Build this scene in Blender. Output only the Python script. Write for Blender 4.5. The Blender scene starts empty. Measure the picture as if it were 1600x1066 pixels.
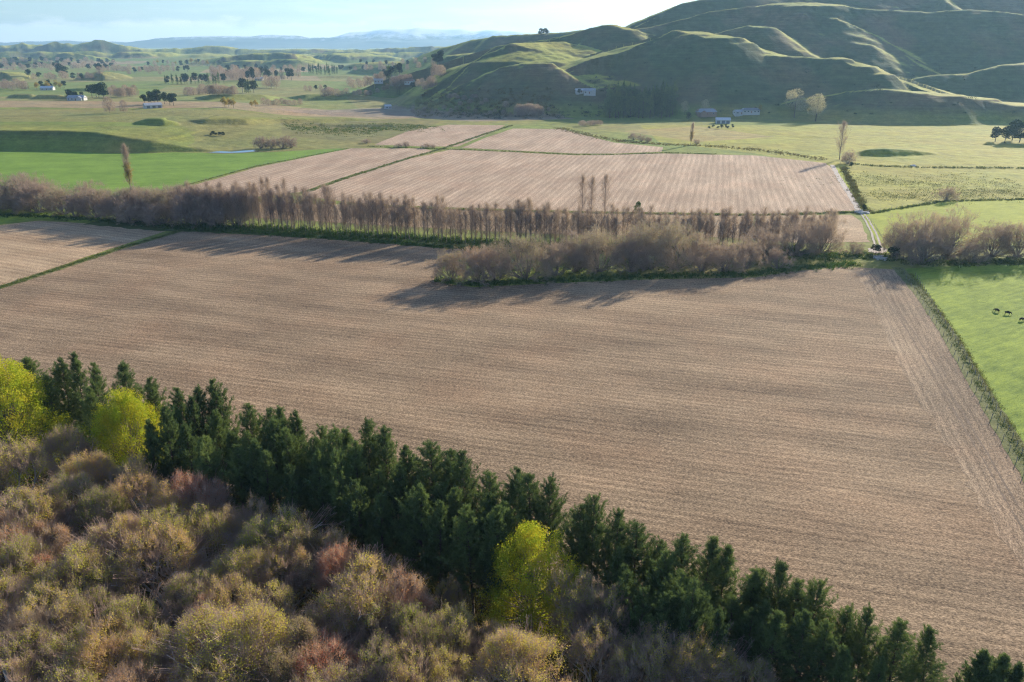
import bpy, bmesh, math, random
import numpy as np
from mathutils import Vector, Matrix

# ---------------------------------------------------------------- scene, camera, sky, sun
S = bpy.context.scene
COL = S.collection
R = math.radians
CAM_H, PITCH, F = 70.0, R(21.1), 1200.0
SUN_EL, SUN_AZ = R(19.5), R(40.0)

cam = bpy.data.cameras.new('camera')
cam.lens, cam.sensor_width = 27.0, 36.0
cam.clip_start, cam.clip_end = 1.0, 200000.0
camo = bpy.data.objects.new('camera', cam)
COL.objects.link(camo)
camo.location = (0, 0, CAM_H)
camo.rotation_euler = (R(90) - PITCH, 0, 0)
S.camera = camo

S.view_settings.view_transform = 'Standard'
S.view_settings.look = 'None'
S.view_settings.gamma = 1
S.view_settings.exposure = 1.0
S.cycles.use_denoising = True
S.cycles.denoiser = 'OPENIMAGEDENOISE'
S.cycles.denoising_input_passes = 'RGB_ALBEDO_NORMAL'
S.cycles.denoising_prefilter = 'NONE'
S.cycles.use_adaptive_sampling = False
S.cycles.filter_width = 1.25
S.cycles.max_bounces = 5
S.cycles.diffuse_bounces = 2
S.cycles.glossy_bounces = 1
S.cycles.transmission_bounces = 3
S.cycles.transparent_max_bounces = 4
S.cycles.volume_bounces = 1
S.cycles.use_light_tree = False
S.cycles.caustics_reflective = False
S.cycles.caustics_refractive = False

W = bpy.data.worlds.new('World')
S.world = W
W.use_nodes = True
nt = W.node_tree
nt.nodes.clear()
def N(tree, kind, **kw):
    n = tree.nodes.new(kind)
    for k, v in kw.items():
        if k.startswith('i_'):
            n.inputs[k[2:]].default_value = v
        else:
            setattr(n, k, v)
    return n
sky = N(nt, 'ShaderNodeTexSky', sky_type='NISHITA', sun_disc=False, sun_elevation=SUN_EL, sun_rotation=SUN_AZ,
        altitude=50, air_density=1.0, dust_density=0.5, ozone_density=1.6)
tc = N(nt, 'ShaderNodeTexCoord')
sep = N(nt, 'ShaderNodeSeparateXYZ')
nt.links.new(tc.outputs['Generated'], sep.inputs[0])
mp = N(nt, 'ShaderNodeMapping')
mp.inputs['Scale'].default_value = (1.0, 1.0, 9.0)
nt.links.new(tc.outputs['Generated'], mp.inputs['Vector'])
n1 = N(nt, 'ShaderNodeTexNoise', i_Scale=4.0, i_Detail=8.0, i_Roughness=0.62)
nt.links.new(mp.outputs[0], n1.inputs['Vector'])
r1 = N(nt, 'ShaderNodeMapRange', interpolation_type='SMOOTHSTEP')
for k, v in (('From Min', 0.46), ('From Max', 0.72), ('To Min', 0.0), ('To Max', 0.36)):
    r1.inputs[k].default_value = v
nt.links.new(n1.outputs['Fac'], r1.inputs['Value'])
# a low bank of cumulus just over the mountains
mp2 = N(nt, 'ShaderNodeMapping')
mp2.inputs['Scale'].default_value = (1.0, 1.0, 3.5)
nt.links.new(tc.outputs['Generated'], mp2.inputs['Vector'])
n2 = N(nt, 'ShaderNodeTexNoise', i_Scale=22.0, i_Detail=7.0, i_Roughness=0.6)
nt.links.new(mp2.outputs[0], n2.inputs['Vector'])
b1 = N(nt, 'ShaderNodeMapRange', interpolation_type='SMOOTHSTEP')
for k, v in (('From Min', 0.028), ('From Max', 0.016), ('To Min', 0.0), ('To Max', 1.0)):
    b1.inputs[k].default_value = v
addn = N(nt, 'ShaderNodeMath', operation='MULTIPLY_ADD')
addn.inputs[1].default_value = -0.035
nt.links.new(n2.outputs['Fac'], addn.inputs[0])
add2 = N(nt, 'ShaderNodeMath', operation='ADD')
add2.inputs[1].default_value = 0.0175
nt.links.new(sep.outputs['Z'], addn.inputs[2])
nt.links.new(addn.outputs[0], add2.inputs[0])
nt.links.new(add2.outputs[0], b1.inputs['Value'])
mx = N(nt, 'ShaderNodeMath', operation='MAXIMUM')
bm_ = N(nt, 'ShaderNodeMath', operation='MULTIPLY')
bm_.inputs[1].default_value = 0.55
nt.links.new(b1.outputs[0], bm_.inputs[0])
nt.links.new(bm_.outputs[0], mx.inputs[0])
nt.links.new(r1.outputs[0], mx.inputs[1])
mixc = N(nt, 'ShaderNodeMixRGB')
mixc.inputs['Color2'].default_value = (9.6, 9.8, 10.2, 1)
nt.links.new(mx.outputs[0], mixc.inputs['Fac'])
tint = N(nt, 'ShaderNodeMixRGB', blend_type='MULTIPLY')
tint.inputs['Fac'].default_value = 1
tint.inputs['Color2'].default_value = (.73, .93, 1.26, 1)
nt.links.new(sky.outputs[0], tint.inputs['Color1'])
nt.links.new(tint.outputs[0], mixc.inputs['Color1'])
bg = N(nt, 'ShaderNodeBackground', i_Strength=0.078)
nt.links.new(mixc.outputs[0], bg.inputs['Color'])
wo = N(nt, 'ShaderNodeOutputWorld')
nt.links.new(bg.outputs[0], wo.inputs['Surface'])
W.cycles.sampling_method = 'MANUAL'
W.cycles.sample_map_resolution = 512

sun = bpy.data.lights.new('sun', 'SUN')
sun.energy, sun.angle, sun.color = 4.7, R(0.55), (1.0, 0.88, 0.70)
suno = bpy.data.objects.new('sun', sun)
COL.objects.link(suno)
SD = Vector((math.cos(SUN_EL) * math.sin(SUN_AZ), math.cos(SUN_EL) * math.cos(SUN_AZ), math.sin(SUN_EL)))
suno.rotation_euler = SD.to_track_quat('Z', 'Y').to_euler()
suno.location = (300, 300, 400)

# ---------------------------------------------------------------- reading points off the photograph (1600 x 1066)
CP, SP = math.cos(PITCH), math.sin(PITCH)
def ray(px, py):
    u, v = (px - 800.0) / F, (533.0 - py) / F
    return Vector((u, CP + v * SP, -SP + v * CP))
def at(px, py, z=0.0):                     # where that ray meets the level z
    d = ray(px, py)
    t = (z - CAM_H) / d.z
    return Vector((d.x * t, d.y * t, z))
def atD(px, py, D):                        # the point at depth D along that ray
    d = ray(px, py)
    t = D / d.y
    return Vector((d.x * t, D, CAM_H + d.z * t))
def atX(px, py, D):                        # ground x for a column at depth D near that row
    return atD(px, py, D).x
def poly(pts, z=0.0):
    return [at(x, y, z).to_2d() for x, y in pts]

# ---------------------------------------------------------------- noise
def _hash(ix, iy, seed):
    h = (ix.astype(np.int64) * 374761393 + iy.astype(np.int64) * 668265263 + seed * 1442695041) & 0xFFFFFFFF
    h = ((h ^ (h >> 13)) * 1274126177) & 0xFFFFFFFF
    return ((h ^ (h >> 16)) & 0xFFFFFF) / float(0xFFFFFF)
def vnoise(x, y, seed=0):
    ix, iy = np.floor(x), np.floor(y)
    fx, fy = x - ix, y - iy
    fx, fy = fx * fx * fx * (fx * (fx * 6 - 15) + 10), fy * fy * fy * (fy * (fy * 6 - 15) + 10)
    a, b = _hash(ix, iy, seed), _hash(ix + 1, iy, seed)
    c, d = _hash(ix, iy + 1, seed), _hash(ix + 1, iy + 1, seed)
    return (a + (b - a) * fx) * (1 - fy) + (c + (d - c) * fx) * fy
def fbm(x, y, seed=0, octv=4):
    s = np.zeros_like(x); amp, tot = 1.0, 0.0
    for o in range(octv):
        s += (vnoise(x * 2 ** o, y * 2 ** o, seed + o * 17) - 0.5) * amp
        tot += amp; amp *= 0.5
    return s / tot * 2
def smooth(a, b, x):
    t = np.clip((x - a) / (b - a), 0, 1)
    return t * t * (3 - 2 * t)

# ---------------------------------------------------------------- terrain height
# a ridge: (px, py, depth, shoulder width) points from left to right, slope of the shoulder, slope of the face, slope behind
RIDGES = []
def ridge(pts, s1, s2, sb, r=3.0, k=3.0, warp=1.0):
    P = []
    for p in pts:
        q = atD(p[0], p[1], p[2])
        P.append((q.x, q.y, q.z, p[3] if len(p) > 3 else 0.0))
    RIDGES.append((P, s1, s2, sb, r, k, warp))
# left spur with its sunny shoulder
ridge([(640, 182, 900), (655, 160, 950), (684, 134, 965), (720, 108, 975), (760, 84, 985), (795, 68, 1005, 4), (825, 67, 1030, 90), (850, 66, 1050, 130),
       (880, 66, 1060, 165), (905, 70, 1050, 180), (928, 86, 1020, 150), (942, 104, 985, 100), (950, 120, 940, 50)], .24, .62, .50, 3)
ridge([(660, 182, 870), (710, 150, 895), (750, 122, 908), (790, 105, 915, 3), (830, 98, 916, 8), (852, 98, 912, 6), (872, 107, 900, 4), (895, 120, 885), (915, 140, 868), (925, 160, 850)], .12, .6, .42, 3)
# knob behind it
ridge([(780, 72, 1120), (850, 62, 1120), (880, 54, 1110), (905, 48, 1105), (935, 39, 1100), (955, 38, 1100, 6), (985, 44, 1095, 14), (1003, 62, 1080, 8), (1015, 80, 1060)], .2, .62, .3, 3)
# central spur
ridge([(925, 124, 920), (950, 106, 930), (975, 90, 940), (1000, 74, 950), (1025, 59, 960), (1048, 48, 968, 5), (1085, 49, 962, 26), (1110, 52, 955, 36), (1132, 60, 945, 34),
       (1155, 74, 930, 22), (1180, 83, 915, 10), (1220, 87, 905, 7), (1270, 91, 895, 5), (1300, 90, 890, 14), (1330, 97, 880, 26), (1352, 108, 868, 30), (1372, 124, 850, 24), (1392, 138, 835, 6)], .16, .64, .3, 2)
# small knob on the shoulder behind
ridge([(1085, 60, 1030), (1125, 52, 1030), (1150, 46, 1030, 2), (1175, 40, 1030, 5), (1195, 41, 1026, 12), (1207, 54, 1010, 5), (1215, 70, 990)], .2, .6, .45, 2)
# long thin sunlit crest
ridge([(990, 48, 1110), (1020, 42, 1120, 1), (1060, 30, 1130, 1), (1100, 19, 1140, 2), (1150, 14, 1145, 2), (1195, 9, 1150, 5), (1215, 5, 1150, 22), (1245, 4, 1145, 40), (1270, 5, 1140, 30), (1300, 7, 1130, 12),
       (1330, 12, 1120, 4), (1400, 17, 1110, 1), (1450, 19, 1105, 1), (1510, 15, 1110, 3), (1545, 17, 1105, 5), (1600, 24, 1095, 3), (1750, 34, 1080, 3), (2100, 60, 1060)], .16, .56, .45, 2)
ridge([(1228, 20, 1105), (1250, 22, 1090, 8), (1272, 32, 1075, 1), (1290, 50, 1050)], .1, .5, .4, 2)
ridge([(1290, 26, 1085), (1303, 28, 1075, 5), (1335, 40, 1060, 1), (1380, 62, 1030), (1450, 110, 960)], .1, .5, .5, 2)
ridge([(1315, 72, 1010), (1330, 68, 1010, 4), (1352, 69, 1005, 4), (1372, 80, 990)], .1, .5, .5, 2)
# the mountain that leaves the frame
ridge([(960, 60, 1180), (1000, 41, 1190), (1035, 32, 1200), (1058, 15, 1215), (1075, 4, 1225), (1110, -4, 1240), (1150, -12, 1260), (1250, -22, 1290), (1400, -30, 1310), (1600, -34, 1320), (1900, -40, 1330), (2400, -10, 1340)], .3, .54, .4, 6, 6)
ridge([(1450, -15, 1260), (1478, 4, 1210), (1500, 30, 1150)], .3, .5, .5, 4)
# right-hand ridges
ridge([(1415, 133, 905), (1440, 122, 915), (1462, 117, 920, 2), (1500, 115, 925, 3), (1530, 108, 930, 5), (1560, 101, 935, 8), (1600, 97, 940, 10), (1700, 88, 950, 10), (1900, 80, 960)], .2, .56, .35, 2)
ridge([(1290, 165, 812), (1310, 152, 812), (1335, 143, 810, 1), (1375, 139, 808, 8), (1420, 142, 806, 20), (1470, 146, 804, 22), (1520, 151, 802, 20), (1560, 158, 800, 34), (1600, 163, 798, 34), (1750, 172, 790, 30), (1900, 190, 780)], .08, .55, .2, 2)
# dark ridge behind the left spur and the ones running up to the skyline
ridge([(560, 106, 1900), (620, 100, 1850), (660, 88, 1750), (700, 72, 1650), (735, 62, 1600), (770, 56, 1560), (830, 53, 1520), (880, 50, 1500), (930, 43, 1480), (1000, 40, 1480)], .2, .55, .5, 6)
ridge([(600, 118, 1600), (660, 104, 1500), (700, 92, 1420, 10), (740, 83, 1380, 40), (775, 80, 1360, 50), (820, 78, 1350, 40)], .1, .5, .5, 5)
ridge([(668, 120, 1310), (688, 111, 1300, 20), (720, 106, 1280, 30), (770, 100, 1260, 30)], .08, .5, .5, 4)
# hills in the middle distance
ridge([(295, 114, 2450), (320, 103, 2480), (345, 92, 2500), (375, 86, 2500), (400, 83, 2520), (430, 82, 2560, 30), (450, 88, 2560, 80), (468, 96, 2500, 40), (490, 104, 2450)], .13, .50, .2, 14, 8)
ridge([(330, 110, 2300), (360, 97, 2310, 20), (400, 94, 2310, 30), (440, 100, 2300, 20)], .1, .5, .2, 12, 8)
ridge([(410, 104, 2250), (425, 93, 2260), (455, 92, 2260, 20), (475, 100, 2230)], .1, .5, .2, 10, 8)
ridge([(470, 97, 2900), (500, 86, 2900), (530, 83, 2900, 40), (560, 83, 2900, 80), (590, 88, 2880, 60), (615, 96, 2850)], .13, .5, .2, 14, 8)
ridge([(540, 106, 2100), (570, 98, 2120, 20), (620, 96, 2140, 30), (660, 99, 2100)], .1, .45, .2, 14, 8)
ridge([(490, 122, 1650), (530, 118, 1660, 10), (560, 120, 1650)], .06, .4, .08, 10, 5)
# low hills on the left skyline
for dz, DD in ((0, 3900), (1, 3300)):
    ridge([(-400, 70 + dz * 12, DD), (-150, 76 + dz * 10, DD), (0, 71 + dz * 14, DD), (30, 66 + dz * 14, DD), (60, 70 + dz * 10, DD), (85, 65 + dz * 16, DD), (120, 68 + dz * 12, DD), (148, 62 + dz * 18, DD, 30),
           (190, 70 + dz * 16, DD), (215, 74 + dz * 12, DD), (255, 76 + dz * 12, DD), (300, 74 + dz * 12, DD), (335, 71 + dz * 12, DD, 80), (360, 75 + dz * 10, DD), (420, 78 + dz * 8, DD), (480, 76 + dz * 8, DD, 80),
           (540, 78 + dz * 8, DD), (600, 74 + dz * 8, DD), (680, 72 + dz * 8, DD), (760, 71 + dz * 8, DD), (900, 66, DD), (1200, 66, DD)], .16, .62, .25, 10, 10)
rr_ = random.Random(12)
for i in range(46):
    D_ = rr_.uniform(2700, 5200)
    x_ = rr_.uniform(-300, 860) if i > 12 else rr_.uniform(430, 800)
    w_ = rr_.uniform(25, 70)
    base_ = 70 + 58 / D_ * 1290
    top_ = base_ - rr_.uniform(5, 13) * (3600 / D_) ** .5
    if top_ < 70: top_ = 70 + rr_.uniform(0, 4)
    tl = rr_.uniform(-90, 90)
    ridge([(x_ - w_, base_, D_ - tl), (x_ - w_ * .4, top_ + 1.5, D_ - tl * .4), (x_, top_, D_, 20), (x_ + w_ * .4, top_ + 2, D_ + tl * .4, 40), (x_ + w_ * 1.1, base_, D_ + tl)], .14, .58, .22, 6, 8)
# banks and terraces on the river flat: steep face to the camera, long gentle back
TERR = []
def bank(pts, sf, back=60.0, r=1.0):
    """pts: (px, py, height of the lip over the land around it)"""
    P = []
    for p in pts:
        z = 3.0
        for _ in range(60):
            q = at(p[0], p[1], z)
            z = z * .8 + .2 * (float(base_height(np.array([q.x]), np.array([q.y]))[0]) + p[2])
        P.append((q.x, q.y, z, p[2]))
    TERR.append((P, sf, back, r))
def base_height(X, Y):
    # the old river terrace: high on the left beyond the bank, sinking to the flat on the right
    t = smooth(570, 690, Y) * smooth(-110, -260, X + (Y - 560) * .22)
    z = 11.5 * t
    far = smooth(790, 1100, Y)
    z = z * (1 - far) + far * (7.0 * smooth(-100, -500, X) + 2.0)
    z = z * (1 - smooth(2000, 3500, Y)) + smooth(2000, 3500, Y) * 14
    return z
bank([(-900, 206, 12), (-300, 204, 12), (0, 204, 12), (90, 204, 12), (150, 206, 11.5), (190, 213, 9.5), (240, 220, 7), (290, 229, 3), (325, 234, 1), (345, 237, 0)], .62, 110, 2)
bank([(200, 200, 0), (212, 191, 5), (230, 186, 8.5), (255, 186, 8.5), (272, 191, 5), (292, 199, 0)], .66, 40)
bank([(278, 219, 0), (295, 217.5, 2), (340, 218, 2.4), (364, 223, 0)], .66, 20)
bank([(285, 189, 0), (320, 186, 3.6), (380, 185.5, 4), (430, 185.5, 3.0), (540, 184, 3.4), (590, 187, 0)], .52, 70)
bank([(450, 197, 0), (500, 194, 1.8), (600, 194.5, 1.8), (640, 197, 0)], .6, 30)
bank([(140, 196, 0), (150, 195, 1.2), (162, 196, 0)], .6, 15)
bank([(15, 149, 0), (28, 147, 5), (50, 147, 5), (57, 149, 1), (64, 148, 5), (92, 148, 5), (100, 150, 0)], .55, 40)
bank([(1335, 237, 0), (1352, 233.5, 3.4), (1385, 232.5, 4.2), (1420, 234, 3.2), (1450, 238, 1.4), (1470, 242, 0)], .66, 40)
bank([(300, 153, 0), (330, 148, 6), (410, 148, 6), (445, 152, 0)], .5, 90)
bank([(445, 153, 0), (480, 148, 6), (520, 148, 6), (560, 149, 5), (615, 154, 0)], .5, 90)
bank([(95, 140, 0), (120, 138, 4), (200, 138, 4), (240, 140, 0)], .5, 60)
bank([(-60, 117, 0), (0, 112, 14), (30, 113, 10), (60, 117, 0)], .4, 100, 4)
bank([(125, 119, 0), (150, 112, 14), (175, 113, 12), (200, 118, 0)], .4, 100, 4)
bank([(1370, 268, 0), (1380, 267, .9), (1392, 271, 0)], .7, 6, .3)
bank([(1240, 215, 0), (1270, 213, .8), (1300, 216, 0)], .5, 20, .5)

def height(X, Y):
    shp = X.shape
    X, Y = X.ravel().astype(float), Y.ravel().astype(float)
    h = base_height(X, Y)
    rough = smooth(560, 620, Y) * np.maximum(smooth(-110, -150, X), smooth(775, 830, Y))
    h += rough * fbm(X / 70, Y / 70, 5, 3) * .8
    farn = smooth(2000, 3200, Y)
    h += farn * (fbm(X / 500, Y / 500, 9, 5) * 26 + 4)
    sel = np.nonzero(Y > 480)[0]
    x0, y0 = X[sel], Y[sel]
    hs = h[sel]
    big = smooth(2000, 2600, y0)
    wx = fbm(x0 / 85, y0 / 85, 21, 5) * (15 + 60 * big)
    wy = fbm(x0 / 85, y0 / 85, 47, 5) * (13 + 50 * big)
    for P, s1, s2, sb, r, k, warp in RIDGES:
        Pn = np.array(P)
        reach = 60 + Pn[:, 2].max() / max(sb, .12)
        m = np.nonzero((x0 > Pn[:, 0].min() - reach) & (x0 < Pn[:, 0].max() + reach) & (y0 > Pn[:, 1].min() - reach) & (y0 < Pn[:, 1].max() + reach * 1.5))[0]
        if not len(m):
            continue
        xs, ys = x0[m] + wx[m] * warp, y0[m] + wy[m] * warp
        best = np.full(len(m), -1e9)
        for a, b in zip(Pn[:-1], Pn[1:]):
            dx, dy = b[0] - a[0], b[1] - a[1]
            L2 = dx * dx + dy * dy
            t = np.clip(((xs - a[0]) * dx + (ys - a[1]) * dy) / L2, 0, 1)
            cx, cy = a[0] + dx * t, a[1] + dy * t
            d = np.sqrt((xs - cx) ** 2 + (ys - cy) ** 2 + r * r) - r
            front = (dx * (ys - a[1]) - dy * (xs - a[0])) < 0
            w = a[3] + (b[3] - a[3]) * t
            drop = np.where(front, s1 * np.minimum(d, w) + s2 * np.maximum(d - w, 0), sb * d)
            best = np.maximum(best, a[2] + (b[2] - a[2]) * t - drop)
        hh = np.maximum(k - np.abs(hs[m] - best), 0) / k
        hs[m] = np.maximum(hs[m], best) + hh * hh * k * .25
    for P, sf, back, r in TERR:
        Pn = np.array(P)
        m = np.nonzero((x0 > Pn[:, 0].min() - 60) & (x0 < Pn[:, 0].max() + 60) & (y0 > Pn[:, 1].min() - 60) & (y0 < Pn[:, 1].max() + back + 60))[0]
        if not len(m):
            continue
        xs, ys = x0[m] + wx[m] * .2, y0[m] + wy[m] * .2
        bd, hb_, fr = np.full(len(m), 1e9), np.zeros(len(m)), np.zeros(len(m), bool)
        zz = np.zeros(len(m))
        for a, b in zip(Pn[:-1], Pn[1:]):
            dx, dy = b[0] - a[0], b[1] - a[1]
            t = np.clip(((xs - a[0]) * dx + (ys - a[1]) * dy) / (dx * dx + dy * dy), 0, 1)
            d = np.hypot(xs - a[0] - dx * t, ys - a[1] - dy * t)
            q = d < bd
            bd = np.where(q, d, bd)
            hb_ = np.where(q, a[3] + (b[3] - a[3]) * t, hb_)
            zz = np.where(q, a[2] + (b[2] - a[2]) * t, zz)
            fr = np.where(q, (dx * (ys - a[1]) - dy * (xs - a[0])) < 0, fr)
        ground = base_height(x0[m], y0[m])
        d = np.sqrt(bd ** 2 + r * r) - r
        add = np.where(fr, np.maximum(hb_ - sf * d, 0), hb_ * (1 - smooth(0, back, bd)))
        hs[m] = np.maximum(hs[m], ground + add)
    # sheep tracks and slumps on the steep ground
    steep = np.clip((hs - base_height(x0, y0) - 5) / 30, 0, 1) * smooth(3500, 1500, y0)
    hs += steep * (fbm(x0 / 16, y0 / 16, 77, 3) * .9 + fbm(x0 / 5, y0 / 5, 78, 2) * .25)
    h[sel] = hs
    # shallow undulation of the right-hand paddocks
    und = smooth(60, 90, X) * smooth(150, 200, Y)
    h += und * (fbm(X / 22, Y / 22, 33, 3) * .35 - .2) * smooth(620, 480, Y) * (smooth(0, 12, X - edge_x(Y)))
    return h.reshape(shp)

# right-hand edge of the stubble fields
EA, EB = at(1405, 425), at(1600, 742)
def edge_x(Y):
    return EA.x + (EB.x - EA.x) * (Y - EA.y) / (EB.y - EA.y) + 4
def hz(x, y):
    return float(height(np.array([x]), np.array([y]))[0])

# ---------------------------------------------------------------- materials
def new_mat(name):
    m = bpy.data.materials.new(name)
    m.use_nodes = True
    t = m.node_tree
    t.nodes.clear()
    out = t.nodes.new('ShaderNodeOutputMaterial')
    return m, t, out
def L(t, a, b):
    t.links.new(a, b)
def ramp(t, stops, interp='LINEAR'):
    n = t.nodes.new('ShaderNodeValToRGB')
    n.color_ramp.interpolation = interp
    e = n.color_ramp.elements
    while len(e) < len(stops):
        e.new(0.5)
    for i, (p, c) in enumerate(stops):
        e[i].position = p
        e[i].color = (c[0], c[1], c[2], 1)
    return n
def simple(name, col, rough=.8, var=0.0, scale=3.0, metal=0.0):
    m, t, out = new_mat(name)
    b = N(t, 'ShaderNodeBsdfPrincipled', i_Roughness=rough, i_Metallic=metal)
    b.inputs['Specular IOR Level'].default_value = .3
    if var:
        c = N(t, 'ShaderNodeTexCoord')
        n = N(t, 'ShaderNodeTexNoise', i_Scale=scale, i_Detail=4.0)
        L(t, c.outputs['Object'], n.inputs['Vector'])
        rp = ramp(t, [(.3, [x * (1 - var) for x in col]), (.7, [min(1, x * (1 + var)) for x in col])])
        L(t, n.outputs['Fac'], rp.inputs[0]); L(t, rp.outputs[0], b.inputs['Base Color'])
    else:
        b.inputs['Base Color'].default_value = (*col, 1)
    L(t, b.outputs[0], out.inputs[0])
    return m

def world_pos(t):
    return N(t, 'ShaderNodeNewGeometry').outputs['Position']
def mapped(t, src, rot=0.0, scale=(1, 1, 1), loc=(0, 0, 0)):
    # rotate first, then stretch: x runs along the direction, y across it
    v = N(t, 'ShaderNodeVectorRotate', rotation_type='Z_AXIS')
    v.inputs['Angle'].default_value = -rot
    L(t, src, v.inputs['Vector'])
    m = N(t, 'ShaderNodeMapping')
    m.inputs['Scale'].default_value = scale
    m.inputs['Location'].default_value = loc
    L(t, v.outputs[0], m.inputs['Vector'])
    return m.outputs[0]
def noise(t, vec, scale, detail=4, rough=.55, dist=0.0):
    n = N(t, 'ShaderNodeTexNoise', i_Scale=scale, i_Detail=float(detail), i_Roughness=rough, i_Distortion=dist)
    L(t, vec, n.inputs['Vector'])
    return n.outputs['Fac']
def mix(t, fac, a, b, mode='MIX'):
    n = N(t, 'ShaderNodeMixRGB', blend_type=mode)
    for s, v in ((0, fac), (1, a), (2, b)):
        if isinstance(v, (float, int)):
            n.inputs[s].default_value = v
        elif isinstance(v, tuple):
            n.inputs[s].default_value = (*v, 1)
        else:
            L(t, v, n.inputs[s])
    return n.outputs[0]
def mrange(t, v, a, b, c, d):
    n = N(t, 'ShaderNodeMapRange')
    for k, x in (('From Min', a), ('From Max', b), ('To Min', c), ('To Max', d)):
        n.inputs[k].default_value = x
    L(t, v, n.inputs['Value'])
    return n.outputs[0]
def math_(t, op, a, b=None, c=None):
    n = N(t, 'ShaderNodeMath', operation=op)
    for i, v in enumerate((a, b, c)):
        if v is None:
            continue
        if isinstance(v, (float, int)):
            n.inputs[i].default_value = v
        else:
            L(t, v, n.inputs[i])
    return n.outputs[0]
def finish(t, out, col, rough=.95, bump=None, bstr=.5, bdist=.1, spec=.15):
    b = N(t, 'ShaderNodeBsdfPrincipled', i_Roughness=rough)
    b.inputs['Specular IOR Level'].default_value = spec
    L(t, col, b.inputs['Base Color'])
    if bump is not None:
        bn = N(t, 'ShaderNodeBump', i_Strength=bstr, i_Distance=bdist)
        L(t, bump, bn.inputs['Height'])
        L(t, bn.outputs[0], b.inputs['Normal'])
    L(t, b.outputs[0], out.inputs[0])

# pasture and hill ground: colour comes from the paint attribute (which field it is, plus painted sun on the crests), broken up by noise
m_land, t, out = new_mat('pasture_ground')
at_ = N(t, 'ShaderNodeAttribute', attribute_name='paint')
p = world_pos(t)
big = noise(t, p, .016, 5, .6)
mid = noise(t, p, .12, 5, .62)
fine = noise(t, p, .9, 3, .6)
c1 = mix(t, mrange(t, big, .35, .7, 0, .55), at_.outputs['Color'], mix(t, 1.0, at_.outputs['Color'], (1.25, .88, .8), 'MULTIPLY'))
c2 = mix(t, 1.0, c1, ramp_out := mix(t, mrange(t, mid, .3, .7, 0, 1), (.72, .74, .72), (1.2, 1.18, 1.15)), 'MULTIPLY')
c3 = mix(t, 1.0, c2, mix(t, mrange(t, fine, .3, .7, 0, 1), (.8, .8, .8), (1.18, 1.18, 1.18)), 'MULTIPLY')
mt_ = N(t, 'ShaderNodeMapping'); mt_.inputs['Scale'].default_value = (.03, .03, .75)
L(t, p, mt_.inputs['Vector'])
terr = noise(t, mt_.outputs[0], 1.0, 4, .6)
rut = noise(t, p, .035, 5, .65, 1.5)
c3 = mix(t, 1.0, c3, mix(t, mrange(t, terr, .35, .65, 0, 1), (.86, .87, .88), (1.1, 1.1, 1.08)), 'MULTIPLY')
hb_ = math_(t, 'ADD', math_(t, 'MULTIPLY', mid, 1.0), math_(t, 'MULTIPLY', fine, .3))
hb_ = math_(t, 'MULTIPLY_ADD', terr, 1.2, hb_)
hb_ = math_(t, 'MULTIPLY_ADD', rut, 2.5, hb_)
finish(t, out, c3, bump=hb_, bstr=.45, bdist=1.0)

def stubble(name, lo, hi, rot, row, rowamp, grain=5.5, streak=.5, sfreq=1.0):
    m, t, out = new_mat(name)
    p = world_pos(t)
    wob = noise(t, p, .02, 2)
    along = mapped(t, p, rot, (.02, 1, 1))
    st1 = noise(t, along, .55 * sfreq, 3, .6)              # drill passes
    st2 = noise(t, mapped(t, p, rot, (.05, 1, 1)), 2.4, 3, .6)
    g1 = noise(t, mapped(t, p, rot, (.5, 1, 1)), grain, 3, .75)
    g2 = noise(t, p, 1.6, 4, .65)
    blot = noise(t, p, .025, 4, .55)
    # crop rows
    sx = N(t, 'ShaderNodeSeparateXYZ')
    vr = mapped(t, p, rot, (1, 1, 1))
    L(t, vr, sx.inputs[0])
    yy = math_(t, 'MULTIPLY_ADD', wob, 2.0, sx.outputs['Y'])
    rows = math_(t, 'MULTIPLY_ADD', math_(t, 'SINE', math_(t, 'MULTIPLY', yy, 6.2832 / row)), .5, .5)
    v = math_(t, 'MULTIPLY_ADD', math_(t, 'SUBTRACT', st1, .5), streak, .5)
    blot2 = noise(t, mapped(t, p, rot, (.22, 1, 1)), .09, 5, .62)
    v = math_(t, 'MULTIPLY_ADD', math_(t, 'SUBTRACT', blot2, .5), .85, v)
    g3 = noise(t, p, 11.0, 2, .7)
    v = math_(t, 'MULTIPLY_ADD', math_(t, 'SUBTRACT', g3, .5), 1.1, v)
    v = math_(t, 'MULTIPLY_ADD', math_(t, 'SUBTRACT', st2, .5), streak, v)
    v = math_(t, 'MULTIPLY_ADD', math_(t, 'SUBTRACT', g1, .5), 2.1, v)
    v = math_(t, 'MULTIPLY_ADD', math_(t, 'SUBTRACT', g2, .5), .55, v)
    v = math_(t, 'MULTIPLY_ADD', math_(t, 'SUBTRACT', blot, .5), .35, v)
    v = math_(t, 'MULTIPLY_ADD', math_(t, 'SUBTRACT', rows, .5), rowamp, v)
    mid_ = [(a + b) / 2 for a, b in zip(lo, hi)]
    rp = ramp(t, [(.12, lo), (.5, mid_), (.82, hi), (1.0, [min(.8, x * 1.5) for x in hi])])
    L(t, v, rp.inputs[0])
    hgt = math_(t, 'ADD', math_(t, 'MULTIPLY', g1, .6), math_(t, 'MULTIPLY', rows, .25))
    col = mix(t, mrange(t, noise(t, p, .045, 3), .45, .75, 0, .35), rp.outputs[0], mix(t, 1.0, rp.outputs[0], (1.12, .92, .84), 'MULTIPLY'))
    finish(t, out, col, bump=hgt, bstr=.55, bdist=.12)
    return m
NEAR_ROT = math.atan2(1, -3.4)
FAR_ROT = math.atan2(1, .26)
m_near = stubble('near_stubble', (.070, .047, .030), (.415, .295, .178), NEAR_ROT, 1.9, .10, 5.0, .36, 2.2)
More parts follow.
